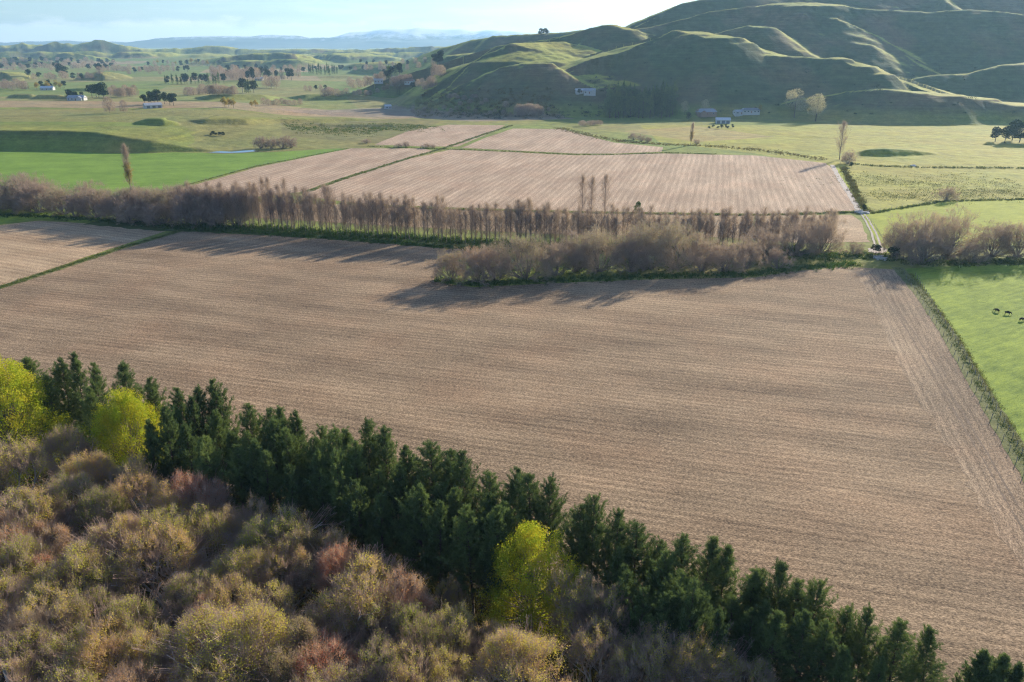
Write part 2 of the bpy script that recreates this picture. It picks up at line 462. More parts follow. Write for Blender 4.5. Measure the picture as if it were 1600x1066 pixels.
m_head = stubble('headland_stubble', (.078, .054, .036), (.425, .31, .195), math.atan2(EA.y - EB.y, EA.x - EB.x), 1.9, .10, 5.0, .42, 2.2)
m_far = stubble('far_stubble', (.21, .142, .09), (.55, .40, .27), FAR_ROT, 3.4, .17, 2.4, .6, 2.6)
m_left = stubble('left_stubble', (.17, .115, .066), (.54, .39, .235), math.atan2(.45, -1), 3.0, .12, 3.5, .35)

def grass(name, lo, hi, rot=0.0, stripe=0.0, blob=.05):
    m, t, out = new_mat(name)
    p = world_pos(t)
    a = noise(t, p, blob, 5, .6)
    b = noise(t, mapped(t, p, rot, (.25, 1, 1)), .8, 4, .7)
    c = noise(t, p, 3.5, 3, .7)
    v = math_(t, 'MULTIPLY_ADD', math_(t, 'SUBTRACT', a, .5), .8, .5)
    v = math_(t, 'MULTIPLY_ADD', math_(t, 'SUBTRACT', b, .5), .9, v)
    v = math_(t, 'MULTIPLY_ADD', math_(t, 'SUBTRACT', c, .5), 1.1, v)
    if stripe:
        s = noise(t, mapped(t, p, rot, (.01, 1, 1)), .35, 3, .6)
        v = math_(t, 'MULTIPLY_ADD', math_(t, 'SUBTRACT', s, .5), stripe, v)
    mid_ = [(x + y) / 2 for x, y in zip(lo, hi)]
    rp = ramp(t, [(.15, lo), (.5, mid_), (.85, hi)])
    L(t, v, rp.inputs[0])
    finish(t, out, rp.outputs[0], bump=math_(t, 'ADD', b, math_(t, 'MULTIPLY', c, .5)), bstr=.5, bdist=.35)
    return m
m_crop = grass('young_crop_green', (.085, .16, .018), (.22, .34, .045), R(10), .6)
m_padA = grass('near_paddock_green', (.06, .12, .01), (.33, .41, .05), R(30), .3, .09)
m_padB = grass('middle_paddock_green', (.16, .21, .015), (.40, .42, .045), R(20), .4, .06)
m_verge = grass('rough_verge', (.05, .075, .018), (.25, .24, .09))
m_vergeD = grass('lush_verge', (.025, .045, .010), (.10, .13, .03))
m_dirt = simple('pale_dirt', (.42, .36, .30), .95, .3, .8)
m_litter = simple('leaf_litter', (.085, .06, .035), .95, .55, .5)
m_water, t, out = new_mat('still_water')
b = N(t, 'ShaderNodeBsdfPrincipled', i_Roughness=.04, i_IOR=1.33)
b.inputs['Base Color'].default_value = (.03, .05, .06, 1)
nn = noise(t, world_pos(t), 1.5, 3)
bn = N(t, 'ShaderNodeBump', i_Strength=.05, i_Distance=.05)
L(t, nn, bn.inputs['Height']); L(t, bn.outputs[0], b.inputs['Normal']); L(t, b.outputs[0], out.inputs[0])

# ---------------------------------------------------------------- object helpers
def link(name, me, parent=None, mats=()):
    o = bpy.data.objects.new(name, me)
    COL.objects.link(o)
    if parent is not None:
        o.parent = parent
    for m in mats:
        me.materials.append(m)
    return o
def structure(o):
    o['kind'] = 'structure'
    return o
def tag(o, label, cat, group=None, kind=None):
    o['label'] = label
    o['category'] = cat
    if group:
        o['group'] = group
    if kind:
        o['kind'] = kind
    return o
def empty(name, loc=(0, 0, 0), rz=0.0, sc=1.0):
    o = bpy.data.objects.new(name, None)
    COL.objects.link(o)
    o.location = loc
    o.rotation_euler = (0, 0, rz)
    o.scale = (sc, sc, sc) if isinstance(sc, (int, float)) else sc
    o.empty_display_size = .5
    return o

def np_mesh(name, chunks, smooth_=False):
    """chunks: list of (V (n,3), F (m,k), material index)"""
    Vs, loops, tot, mi = [], [], [], []
    off = 0
    for V, Fc, k in chunks:
        if len(Fc) == 0:
            continue
        Vs.append(V)
        loops.append((Fc + off).ravel())
        tot.append(np.full(len(Fc), Fc.shape[1]))
        mi.append(np.full(len(Fc), k))
        off += len(V)
    V = np.concatenate(Vs); lp = np.concatenate(loops); tt = np.concatenate(tot); mm = np.concatenate(mi)
    me = bpy.data.meshes.new(name)
    me.vertices.add(len(V)); me.loops.add(len(lp)); me.polygons.add(len(tt))
    me.vertices.foreach_set('co', V.astype(np.float32).ravel())
    me.loops.foreach_set('vertex_index', lp.astype(np.int32))
    st = np.concatenate([[0], np.cumsum(tt)[:-1]])
    me.polygons.foreach_set('loop_start', st.astype(np.int32))
    me.polygons.foreach_set('loop_total', tt.astype(np.int32))
    me.polygons.foreach_set('material_index', mm.astype(np.int32))
    if smooth_:
        me.polygons.foreach_set('use_smooth', np.ones(len(tt), dtype=bool))
    me.update(calc_edges=True)
    return me

def inside(X, Y, P):
    P = [(q[0], q[1]) for q in P]
    r = np.zeros(X.shape, bool)
    n = len(P)
    for i in range(n):
        x1, y1 = P[i]; x2, y2 = P[(i + 1) % n]
        c = ((y1 > Y) != (y2 > Y))
        with np.errstate(divide='ignore', invalid='ignore'):
            xi = (x2 - x1) * (Y - y1) / (y2 - y1 + 1e-12) + x1
        r ^= c & (X < xi)
    return r

# ---------------------------------------------------------------- the ground sheet
def build_ground():
    azs = np.concatenate([np.linspace(-62, -42, 30)[:-1], np.linspace(-42, 42, 780), np.linspace(42, 62, 30)[1:]])
    ds = [2.0]
    while ds[-1] < 14000:
        d = ds[-1]
        k = .03 if d < 130 else .008 if d < 480 else .0032 if d < 1400 else .0065 if d < 3200 else .012 if d < 7000 else .03
        ds.append(d * (1 + k))
    ds = np.array(ds)
    A, D = np.meshgrid(np.radians(azs), ds)
    # rows are lines of constant depth inside the view, so columns follow the picture
    X, Y = D * np.tan(np.clip(A, -1.3, 1.3)) * .93, D * np.ones_like(A)
    Z = height(X, Y)
    nr, nc = X.shape
    V = np.stack([X.ravel(), Y.ravel(), Z.ravel()], 1)
    i = np.arange(nr - 1)[:, None] * nc + np.arange(nc - 1)[None, :]
    Fc = np.stack([i, i + 1, i + nc + 1, i + nc], -1).reshape(-1, 4)
    # a skirt behind the camera
    me = np_mesh('ground', [(V, Fc, 0)], True)
    # ---- paint: which field each spot belongs to, and sunlight painted on the crests
    x, y, z = V[:, 0], V[:, 1], V[:, 2]
    col = np.empty((len(V), 4)); col[:, 3] = 1
    n = fbm(x / 120, y / 120, 3, 4)
    past = np.array([.17, .225, .04]); dry = np.array([.26, .235, .075])
    col[:, :3] = past + (dry - past) * np.clip(n * 1.1 + .25, 0, 1)[:, None]
    # hill pasture
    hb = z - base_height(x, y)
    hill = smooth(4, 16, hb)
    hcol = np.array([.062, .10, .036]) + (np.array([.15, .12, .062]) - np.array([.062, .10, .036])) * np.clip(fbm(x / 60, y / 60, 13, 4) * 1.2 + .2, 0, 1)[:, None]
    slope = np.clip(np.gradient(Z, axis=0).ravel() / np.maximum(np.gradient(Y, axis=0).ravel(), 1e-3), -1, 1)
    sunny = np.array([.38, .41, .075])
    crest_sun = smooth(.36, .18, np.abs(slope)) * hill
    hcol = hcol + (sunny - hcol) * crest_sun[:, None] * .8  # sunlight on the crests, painted into the colour of gentler slopes
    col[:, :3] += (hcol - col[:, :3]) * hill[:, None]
    # patchwork of far plains
    far = smooth(760, 900, y) * (1 - hill)
    flat = hb < 3
    cx = np.floor((x + y * .3 + 9000) / 260); cy = np.floor((y - x * .2 + 9000) / (230 + 0 * y))
    h1 = _hash(cx, cy, 91)
    pal = np.array([[.15, .22, .055], [.13, .21, .05], [.24, .24, .09], [.20, .24, .07], [.32, .26, .15], [.17, .23, .06]])
    pc = pal[(h1 * 5.99).astype(int)]
    col[:, :3] += (pc - col[:, :3]) * (far * .85)[:, None]
    def paint(pts, c, z_=0.0, amt=1.0):
        m = inside(x, y, poly(pts, z_)) & flat
        col[m, :3] = col[m, :3] * (1 - amt) + np.array(c) * amt
    # straw-coloured field on the terrace and the dull field at the foot of the hill
    paint([(-900, 178), (0, 177), (520, 178), (640, 176), (640, 168), (440, 164), (200, 166), (-900, 160)], (.30, .24, .13), 6)
    paint([(-900, 203), (160, 203), (230, 215), (420, 235), (600, 225), (600, 180), (-900, 179)], (.22, .215, .075), 6, .7)
    paint([(440, 215), (440, 198), (640, 186), (700, 186), (600, 224)], (.17, .17, .06), 0, .75)
    paint([(400, 180), (640, 168), (760, 172), (900, 186), (740, 190), (640, 184)], (.27, .225, .16), 0, .9)
    # right-hand rough pasture
    paint([(1000, 196), (1600, 196), (2100, 196), (2300, 330), (1360, 330), (1310, 262), (1180, 240), (1030, 222)], (.29, .295, .045), 0, .88)
    paint([(970, 205), (1090, 197), (1210, 214), (1090, 222)], (.34, .25, .13), 0, .5)
    # woodland floor
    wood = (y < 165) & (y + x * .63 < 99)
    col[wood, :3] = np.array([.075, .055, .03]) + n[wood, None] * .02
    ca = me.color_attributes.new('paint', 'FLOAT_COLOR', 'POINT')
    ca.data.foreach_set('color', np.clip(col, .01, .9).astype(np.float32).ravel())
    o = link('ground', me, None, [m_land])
    structure(o)
    # ground behind and beside the camera
    bm = bmesh.new()
    vs = [bm.verts.new(v) for v in ((-4000, -1500, -.5), (4000, -1500, -.5), (4000, 60, -.5), (-4000, 60, -.5))]
    bm.faces.new(vs)
    me2 = bpy.data.meshes.new('ground_behind'); bm.to_mesh(me2); bm.free()
    structure(link('ground_behind', me2, None, [m_litter]))
build_ground()

def sheet(name, pts, mat, z=.06, jit=.5, step=4.0, seed=1, world=False):
    """flat field outline from picture corners; its edge wavers like a real one"""
    rng = random.Random(seed)
    P = [Vector((q[0], q[1], z)) for q in pts] if world else poly(pts, z)
    outl = []
    for a, b in zip(P, P[1:] + P[:1]):
        n = max(1, int((b - a).length / step))
        for i in range(n):
            q = a.lerp(b, i / n)
            outl.append((q.x + rng.uniform(-jit, jit), q.y + rng.uniform(-jit, jit), z))
    bm = bmesh.new()
    f = bm.faces.new([bm.verts.new(v) for v in outl])
    if f.normal.z < 0 or f.calc_area() and (f.normal_update() or f.normal.z < 0):
        f.normal_flip()
    bmesh.ops.triangulate(bm, faces=[f])
    me = bpy.data.meshes.new(name); bm.to_mesh(me); bm.free()
    return structure(link(name, me, None, [mat]))

m_mtn, t, out = new_mat('mountain_slope')
p = world_pos(t)
sx = N(t, 'ShaderNodeSeparateXYZ'); L(t, p, sx.inputs[0])
pale_haze = math_(t, 'MULTIPLY_ADD', noise(t, p, .006, 6, .7), 260.0, sx.outputs['Z'])  # haze paleness painted into the slope colour, whiter towards the tops
finish(t, out, mix(t, mrange(t, pale_haze, 270, 345, 0, 1), (.12, .13, .10), (.75, .77, .80)), .95)
def far_mountains():
    prof = [(-1500, 64), (-700, 60), (-300, 66), (0, 67), (100, 64), (200, 66), (260, 60), (330, 56), (380, 57), (430, 55), (500, 60), (525, 58), (548, 50), (575, 49), (600, 45), (640, 46), (655, 44), (700, 47), (720, 46),
            (745, 50), (760, 47), (800, 50), (850, 53), (930, 56), (1100, 60), (1700, 66)]
    P = [atD(a, b, 11500) for a, b in prof]
    xs = np.linspace(P[0].x, P[-1].x, 520)
    top = np.interp(xs, [q.x for q in P], [q.z for q in P])
    rows = np.linspace(-1, 1, 41)
    X, Rr = np.meshgrid(xs, rows)
    prof_ = (1 - np.abs(Rr)) ** .85
    n = fbm(X / 900, Rr * 4 + 3, 5, 5)
    Z = -5 + (top + 5)[None, :] * prof_ * (1 + n * .5 * np.clip(np.abs(Rr) * 4, 0, 1))
    Z += fbm(X / 300, Rr * 3, 8, 4) * 14 * prof_
    Z = np.minimum(Z, 345)
    Y = 11500 + Rr * 1500 + fbm(X / 1500, Rr, 2, 2) * 250
    V = np.stack([X.ravel(), Y.ravel(), Z.ravel()], 1)
    nr, nc = X.shape
    i = np.arange(nr - 1)[:, None] * nc + np.arange(nc - 1)[None, :]
    Fc = np.stack([i, i + 1, i + nc + 1, i + nc], -1).reshape(-1, 4)
    structure(link('mountain_range', np_mesh('mountain_range', [(V, Fc, 0)], True), None, [m_mtn]))
far_mountains()

# the big stubble field in front of everything
FIELD = [(-500, 560), (-200, 505), (0, 452), (90, 422), (190, 388), (285, 360), (420, 366), (560, 375), (700, 386), (790, 398), (720, 404), (685, 420), (678, 440), (740, 449), (860, 443), (1010, 437),
         (1180, 434), (1240, 424), (1320, 418), (1400, 421), (1470, 520), (1600, 742), (1900, 1180), (1900, 1500)]
sheet('left_stubble_field', [(-700, 440), (-300, 402), (0, 352), (60, 345), (150, 350), (262, 360), (170, 390), (80, 420), (0, 447), (-250, 512)], m_left, .05, .35, 5, 3)
# tops of the pine belt against the field, read off the photograph: x, y of the treetop, height
TOPS = [(-210, 520, 21), (-130, 530, 21), (-60, 540, 21), (20, 546, 22), (45, 552, 20), (88, 556, 20), (115, 562, 20), (140, 570, 20), (190, 572, 21), (235, 590, 19), (280, 612, 20), (312, 604, 21), (340, 600, 21),
        (385, 625, 20), (418, 640, 19), (440, 638, 20), (462, 636, 20), (505, 668, 18), (540, 655, 20), (568, 660, 20), (598, 668, 20), (640, 700, 18), (675, 688, 20), (705, 702, 19), (728, 712, 19), (765, 722, 19),
        (800, 730, 19), (835, 742, 19), (862, 745, 19), (900, 775, 18), (930, 785, 18), (962, 790, 18), (1000, 815, 17), (1035, 838, 16), (1065, 848, 17), (1102, 833, 19), (1135, 858, 17), (1175, 885, 16), (1190, 890, 16),
        (1222, 880, 18), (1250, 905, 16), (1275, 902, 17), (1320, 945, 15), (1358, 962, 15), (1412, 972, 15), (1470, 982, 15), (1540, 1030, 12), (1568, 1032, 12), (1590, 1040, 12), (1640, 1060, 12), (1700, 1085, 12)]
row0 = [at(px, py, h).to_2d() for px, py, h in TOPS]
edge_ = []
for i_ in range(len(row0)):
    seg_ = row0[max(0, i_ - 4):i_ + 5]
    c_ = sum(seg_, Vector((0, 0))) / len(seg_)
    edge_.append(c_ + Vector((1.7, 2.6)))
edge_ += [Vector((62, 42)), Vector((95, 25))]
nf_ = poly(FIELD[:-2]) + poly([(1800, 1075), (1860, 1180)]) + edge_[::-1] + poly([(-380, 600)])
sheet('near_stubble_field', nf_, m_near, .05, .35, 5, world=True)
sheet('headland_strip', poly([(1336, 421), (1400, 422), (1470, 521), (1600, 743), (1800, 1077), (1760, 1210), (1600, 900), (1420, 600)]), m_head, .07, .8, 2.6, 4, world=True)
# the stubble fields beyond the hedgerow
sheet('far_stubble_field', [(480, 301), (545, 278), (640, 248), (705, 234), (800, 238), (900, 243), (960, 242), (1040, 240), (1120, 242), (1180, 243), (1290, 255), (1302, 266), (1325, 300), (1342, 329),
                             (1250, 334), (1180, 334), (900, 330), (700, 324), (560, 318), (470, 306)], m_far, .05, .5, 5, 5)
sheet('left_far_stubble_field', [(240, 305), (300, 290), (400, 262), (548, 232), (660, 232), (678, 236), (600, 258), (540, 276), (470, 300), (380, 310)], m_far, .05, .4, 5, 6)
sheet('small_stubble_field', [(585, 226), (640, 204), (700, 195), (790, 196), (770, 206), (716, 229), (660, 229)], m_far, .05, .4, 5, 7)
sheet('upper_stubble_field', [(722, 231), (760, 215), (802, 201), (880, 202), (912, 211), (960, 223), (1036, 230), (1034, 237), (960, 240), (900, 240), (800, 235)], m_far, .05, .4, 5, 8)
sheet('corner_stubble_field', [(1180, 336.5), (1330, 336), (1345, 345), (1358, 378), (1250, 380), (1180, 372)], m_left, .05, .4, 4, 9)
sheet('behind_hedge_stubble', [(400, 316), (560, 320.5), (700, 326.5), (900, 332.5), (1178, 336.5), (1178, 372), (860, 366), (560, 350), (400, 340)], m_left, .05, .4, 4, 19)
# green fields
sheet('young_crop_field', [(-500, 242), (0, 237), (200, 236.5), (300, 239), (420, 238), (530, 232), (545, 233), (400, 259), (300, 286), (235, 302), (100, 315), (-500, 330)], m_crop, .05, .4, 5, 10)
sheet('near_green_paddock', [(1412, 420), (1480, 416), (1600, 414), (2200, 405), (2600, 900), (1850, 1110), (1615, 742), (1480, 522)], m_padA, .05, .4, 5, 11)
sheet('middle_green_paddock', [(1362, 333), (1380, 328), (1476, 313), (1600, 312), (2100, 316), (2150, 385), (1600, 385), (1390, 382), (1375, 352)], m_padB, .05, .4, 4, 12)
sheet('left_green_paddock', [(-600, 330), (0, 322), (200, 330), (260, 352), (150, 347), (60, 342), (0, 349), (-300, 398), (-600, 420)], m_padA, .05, .4, 4, 13)
# ---------------------------------------------------------------- foliage and bark materials
def leaf_mat(name, stops, trans=.45, rnd=.5, tint=None, tcol=1.15):
    """colour differs leaf by leaf, clump by clump and tree by tree; thin leaves let light through"""
    m, t, out = new_mat(name)
    g = N(t, 'ShaderNodeNewGeometry')
    oi = N(t, 'ShaderNodeObjectInfo')
    n = noise(t, g.outputs['Position'], .45, 3, .6)
    v = math_(t, 'MULTIPLY', g.outputs['Random Per Island'], .35)
    v = math_(t, 'MULTIPLY_ADD', math_(t, 'SUBTRACT', n, .5), 1.1, v)
    v = math_(t, 'MULTIPLY_ADD', oi.outputs['Random'], rnd, v)
    v = math_(t, 'ADD', v, .325 - rnd / 2)
    rp = ramp(t, stops)
    L(t, v, rp.inputs[0])
    d = N(t, 'ShaderNodeBsdfDiffuse'); L(t, rp.outputs[0], d.inputs['Color'])
    if trans:
        tr = N(t, 'ShaderNodeBsdfTranslucent')
        L(t, mix(t, 1.0, rp.outputs[0], (tcol, tcol, tcol * .7), 'MULTIPLY'), tr.inputs['Color'])
        ms = N(t, 'ShaderNodeMixShader'); ms.inputs[0].default_value = trans
        L(t, d.outputs[0], ms.inputs[1]); L(t, tr.outputs[0], ms.inputs[2])
        L(t, ms.outputs[0], out.inputs[0])
    else:
        L(t, d.outputs[0], out.inputs[0])
    return m
M_OLIVE = leaf_mat('olive_leaves', [(0, (.24, .28, .05)), (.35, (.46, .46, .08)), (.7, (.62, .55, .11)), (1, (.62, .42, .14))], .5, .85)
M_RUSSET = leaf_mat('russet_leaves', [(0, (.36, .32, .12)), (.4, (.48, .34, .17)), (.75, (.50, .28, .16)), (1, (.48, .17, .12))], .45, .9)
M_YELLOW = leaf_mat('yellow_leaves', [(0, (.14, .25, .02)), (.35, (.32, .40, .03)), (.65, (.54, .48, .05)), (1, (.66, .47, .05))], .45, .2)
M_TWIG = leaf_mat('pinkish_twigs', [(0, (.30, .23, .18)), (.5, (.43, .33, .29)), (1, (.54, .37, .29))], .3, .6)
M_TWIGG = leaf_mat('grey_twigs', [(0, (.28, .22, .18)), (.5, (.42, .33, .27)), (1, (.52, .40, .31))], .3)
M_TWIGD = leaf_mat('purplish_twigs', [(0, (.25, .19, .17)), (.5, (.38, .29, .26)), (1, (.49, .37, .29))], .35)
M_PINE = leaf_mat('pine_needles', [(0, (.035, .06, .028)), (.45, (.12, .17, .07)), (.8, (.19, .25, .085)), (1, (.27, .31, .10))], .35, .35)
M_GREYO = leaf_mat('grey_olive_leaves', [(0, (.24, .24, .13)), (.5, (.36, .34, .19)), (1, (.42, .35, .22))], .4)
M_GOLD = leaf_mat('golden_leaves', [(0, (.22, .22, .06)), (.5, (.38, .29, .07)), (1, (.44, .27, .07))], .4)
M_DARKG = leaf_mat('dark_evergreen_leaves', [(0, (.016, .030, .016)), (.5, (.032, .055, .025)), (1, (.06, .085, .035))], .1)
M_WEED = leaf_mat('weed_leaves', [(0, (.025, .06, .01)), (.5, (.055, .12, .018)), (1, (.12, .18, .04))], .3)
M_DRYG = leaf_mat('dry_grass_blades', [(0, (.10, .13, .03)), (.5, (.18, .18, .055)), (1, (.26, .21, .09))], .2)
M_BRUSH = leaf_mat('undergrowth_leaves', [(0, (.03, .05, .015)), (.5, (.09, .09, .03)), (1, (.26, .15, .06))], .3)
M_BARK = simple('pale_bark', (.50, .45, .40), .9, .35, 2.0)
M_BARKD = simple('dark_bark', (.10, .075, .058), .9, .35, 2.0)
M_BARKM = simple('grey_brown_bark', (.22, .175, .145), .9, .35, 2.0)

# ---------------------------------------------------------------- tree growing
def unit(v):
    return v / np.maximum(np.linalg.norm(v, axis=-1, keepdims=True), 1e-9)
def tubes(segs, n=4):
    """segs: rows of p0(3) p1(3) r0 r1"""
    A = np.array(segs, float)
    p0, p1, r0, r1 = A[:, :3], A[:, 3:6], A[:, 6], A[:, 7]
    d = unit(p1 - p0)
    ref = np.where(np.abs(d[:, 2:3]) > .9, np.array([[1., 0, 0]]), np.array([[0, 0, 1.]]))
    u = unit(np.cross(d, ref)); v = np.cross(d, u)
    an = np.arange(n) / n * 2 * np.pi
    ring = np.cos(an)[None, :, None] * u[:, None, :] + np.sin(an)[None, :, None] * v[:, None, :]
    V = np.concatenate([p0[:, None] + ring * r0[:, None, None], p1[:, None] + ring * r1[:, None, None]], 1)
    base = (np.arange(len(A)) * 2 * n)[:, None, None]
    i = np.arange(n)
    f = np.stack([i, (i + 1) % n, (i + 1) % n + n, i + n], -1)[None]
    return V.reshape(-1, 3), (base + f).reshape(-1, 4)
def blades(p, d, ln, w, rng):
    """thin tapering blades: one triangle each"""
    p, d = np.asarray(p), unit(np.asarray(d))
    n = len(p)
    side = unit(np.cross(d, rng.normal(size=(n, 3))))
    ln = np.broadcast_to(ln, (n,))[:, None]; w = np.broadcast_to(w, (n,))[:, None]
    V = np.stack([p - side * w / 2, p + side * w / 2, p + d * ln], 1).reshape(-1, 3)
    return V, np.arange(3 * n).reshape(-1, 3)
def leaves(c, size, rng, up=.0):
    """small four-cornered leaves at random tilts"""
    n = len(c)
    a = unit(rng.normal(size=(n, 3)) + np.array([0, 0, up]))
    b = unit(np.cross(a, rng.normal(size=(n, 3))))
    s = (size * rng.uniform(.6, 1.3, n))[:, None]
    e = unit(np.cross(a, b))
    V = np.stack([c - b * s * .5, c + e * s * .34, c + b * s * .5, c - e * s * .34], 1).reshape(-1, 3)
    return V, np.arange(4 * n).reshape(-1, 4)

def grow(rng, p, d, ln, r, lv, P, segs, tips):
    """one limb in three wavering pieces, then its children"""
    k = 3 if lv < P['levels'] - 1 else 2
    rr = r
    q = np.array(p, float); dd = np.array(d, float)
    pts = []
    for i in range(k):
        dd = unit(dd + rng.normal(size=3) * P['wob'] + np.array([0, 0, P['trop']]))
        nq = q + dd * ln / k
        nr = rr * (P['taper'] ** (1 / k))
        segs.append((*q, *nq, rr, nr))
        q, rr = nq, nr
        pts.append((q.copy(), dd.copy(), rr))
    if lv >= P['levels']:
        tips.append((q, dd))
        return
    nch = P['kids'][min(lv, len(P['kids']) - 1)]
    ph = rng.uniform(0, 6.28)
    for j in range(nch):
        ang = P['spread'] * rng.uniform(.6, 1.25)
        az = ph + j * 6.283 / nch + rng.uniform(-.4, .4)
        ref = np.array([1., 0, 0]) if abs(dd[2]) > .8 else np.array([0, 0, 1.])
        u = unit(np.cross(dd, ref)); v = np.cross(dd, u)
        src = pts[-1] if j < nch - 1 or k < 3 else pts[-2]
        nd = unit(src[1] * math.cos(ang) + (u * math.cos(az) + v * math.sin(az)) * math.sin(ang))
        grow(rng, src[0], nd, ln * P['shrink'] * rng.uniform(.8, 1.15), src[2] * .72, lv + 1, P, segs, tips)

def as_tree(name, trunk_parts, crown_parts, tmats, cmats):
    root = empty(name)
    tr = link('trunk', np_mesh(name + '_trunk', trunk_parts), root, tmats)
    cr = link('crown', np_mesh(name + '_crown', crown_parts), root, cmats)
    return root
def flat_tree(name, parts, mats):
    """far tree: one mesh, trunk and crown too small to tell apart"""
    return link(name, np_mesh(name, parts), None, mats)

def make_wood_tree(seed, leafy, h=15.0, wide=.52, bark=None, twigm=None, leafm=None, leafsize=.13, name='autumn_tree', dens=1.0, base=.26, low=.0):
    rng = np.random.default_rng(seed)
    P = dict(levels=5, wob=.09, trop=.05, taper=.72, kids=[4, 3, 3, 3, 3], spread=wide, shrink=.74)
    segs, tips = [], []
    r0 = h * .016
    lean = rng.normal(size=2) * .05
    q = np.array([0, 0, -.3]); d = unit(np.array([lean[0], lean[1], 1.]))
    segs.append((*q, *(q + d * h * base), r0, r0 * .85))
    q = q + d * h * base
    n0 = 5
    for j in range(n0):
        az = j * 6.283 / n0 + rng.uniform(-.3, .3)
        a = wide * rng.uniform(.35, 1.2)
        nd = np.array([math.cos(az) * math.sin(a), math.sin(az) * math.sin(a), math.cos(a)])
        grow(rng, q, nd, h * .235 * rng.uniform(.85, 1.1), r0 * .6, 1, P, segs, tips)
    T = np.array([t[0] for t in tips]); D = np.array([t[1] for t in tips])
    zmax = np.percentile(T[:, 2], 99)
    f = h / zmax
    segs = [tuple(x * f for x in s_[:6]) + (s_[6], s_[7]) for s_ in segs]
    T = T * f
    # pull the head into a dome: every tip moves towards an egg-shaped surface
    cz, rz_, rx_ = h * .52, h * .48, h * .26
    T0 = T.copy()
    rel = (T - [0, 0, cz]) / [rx_, rx_, rz_]
    nn = np.linalg.norm(rel, axis=1, keepdims=True)
    lobes = 1 + .10 * np.sin(np.arctan2(rel[:, 1:2], rel[:, 0:1]) * 3 + seed) + .07 * np.sin(rel[:, 2:3] * 6 + seed)
    tgt = np.clip(nn, .62, 1.0) * lobes
    T = [0, 0, cz] + rel / np.maximum(nn, 1e-3) * tgt * [rx_, rx_, rz_]
    S_ = np.array(segs)
    # end limbs follow their tips
    key = {tuple(np.round(t, 3)): i for i, t in enumerate(T0)}
    for s_ in S_:
        i = key.get(tuple(np.round(s_[3:6], 3)))
        if i is not None:
            s_[3:6] = T[i]
    D = unit(D * .6 + unit(T - [0, 0, cz * .7]) * .7)
    thick = S_[S_[:, 6] > .022]; thin = S_[S_[:, 6] <= .022]
    thick[:, 6:] = np.maximum(thick[:, 6:], .03)
    big = tubes(thick, 5)
    twg = tubes(np.concatenate([thin[:, :6], np.maximum(thin[:, 6:], .014)], 1), 3) if len(thin) else None
    # twigs off the tips, sweeping up
    k = int(17 * dens)
    pt = np.repeat(T, k, 0); dt = np.repeat(D, k, 0)
    dt = unit(dt * 1.0 + rng.normal(size=dt.shape) * .42 + np.array([0, 0, .35]))
    pt = pt - dt * rng.uniform(0, .5, len(pt))[:, None] + rng.normal(size=pt.shape) * .12
    tw = blades(pt, dt, rng.uniform(.7, 1.7, len(pt)) * h / 15, .036, rng)
    chunks = [(twg[0], twg[1], 0)] if twg else []
    chunks.append((tw[0], tw[1], 0))
    if leafy > 0:
        c = T
        # the outer, upper shell keeps its leaves
        cen = np.array([0, 0, h * .5])
        rel = (T - cen) / np.array([h * .26, h * .26, h * .5])
        sh = np.linalg.norm(rel, axis=1) * .6 + .6 * rel[:, 2] + .12 * rng.normal(size=len(T))
        thr = np.quantile(sh, 1 - min(1, leafy))
        c = T[sh >= thr]
        kk = int(66 * dens)
        cc = np.repeat(c, kk, 0) + rng.normal(size=(len(c) * kk, 3)) * np.array([.34, .34, .34]) * h / 15
        lf = leaves(cc, leafsize, rng, .2)
        chunks.append((lf[0], lf[1], 1))
    return as_tree(name, [(big[0], big[1], 0)], chunks, [bark or M_BARK], [twigm or M_TWIG, leafm or M_OLIVE])

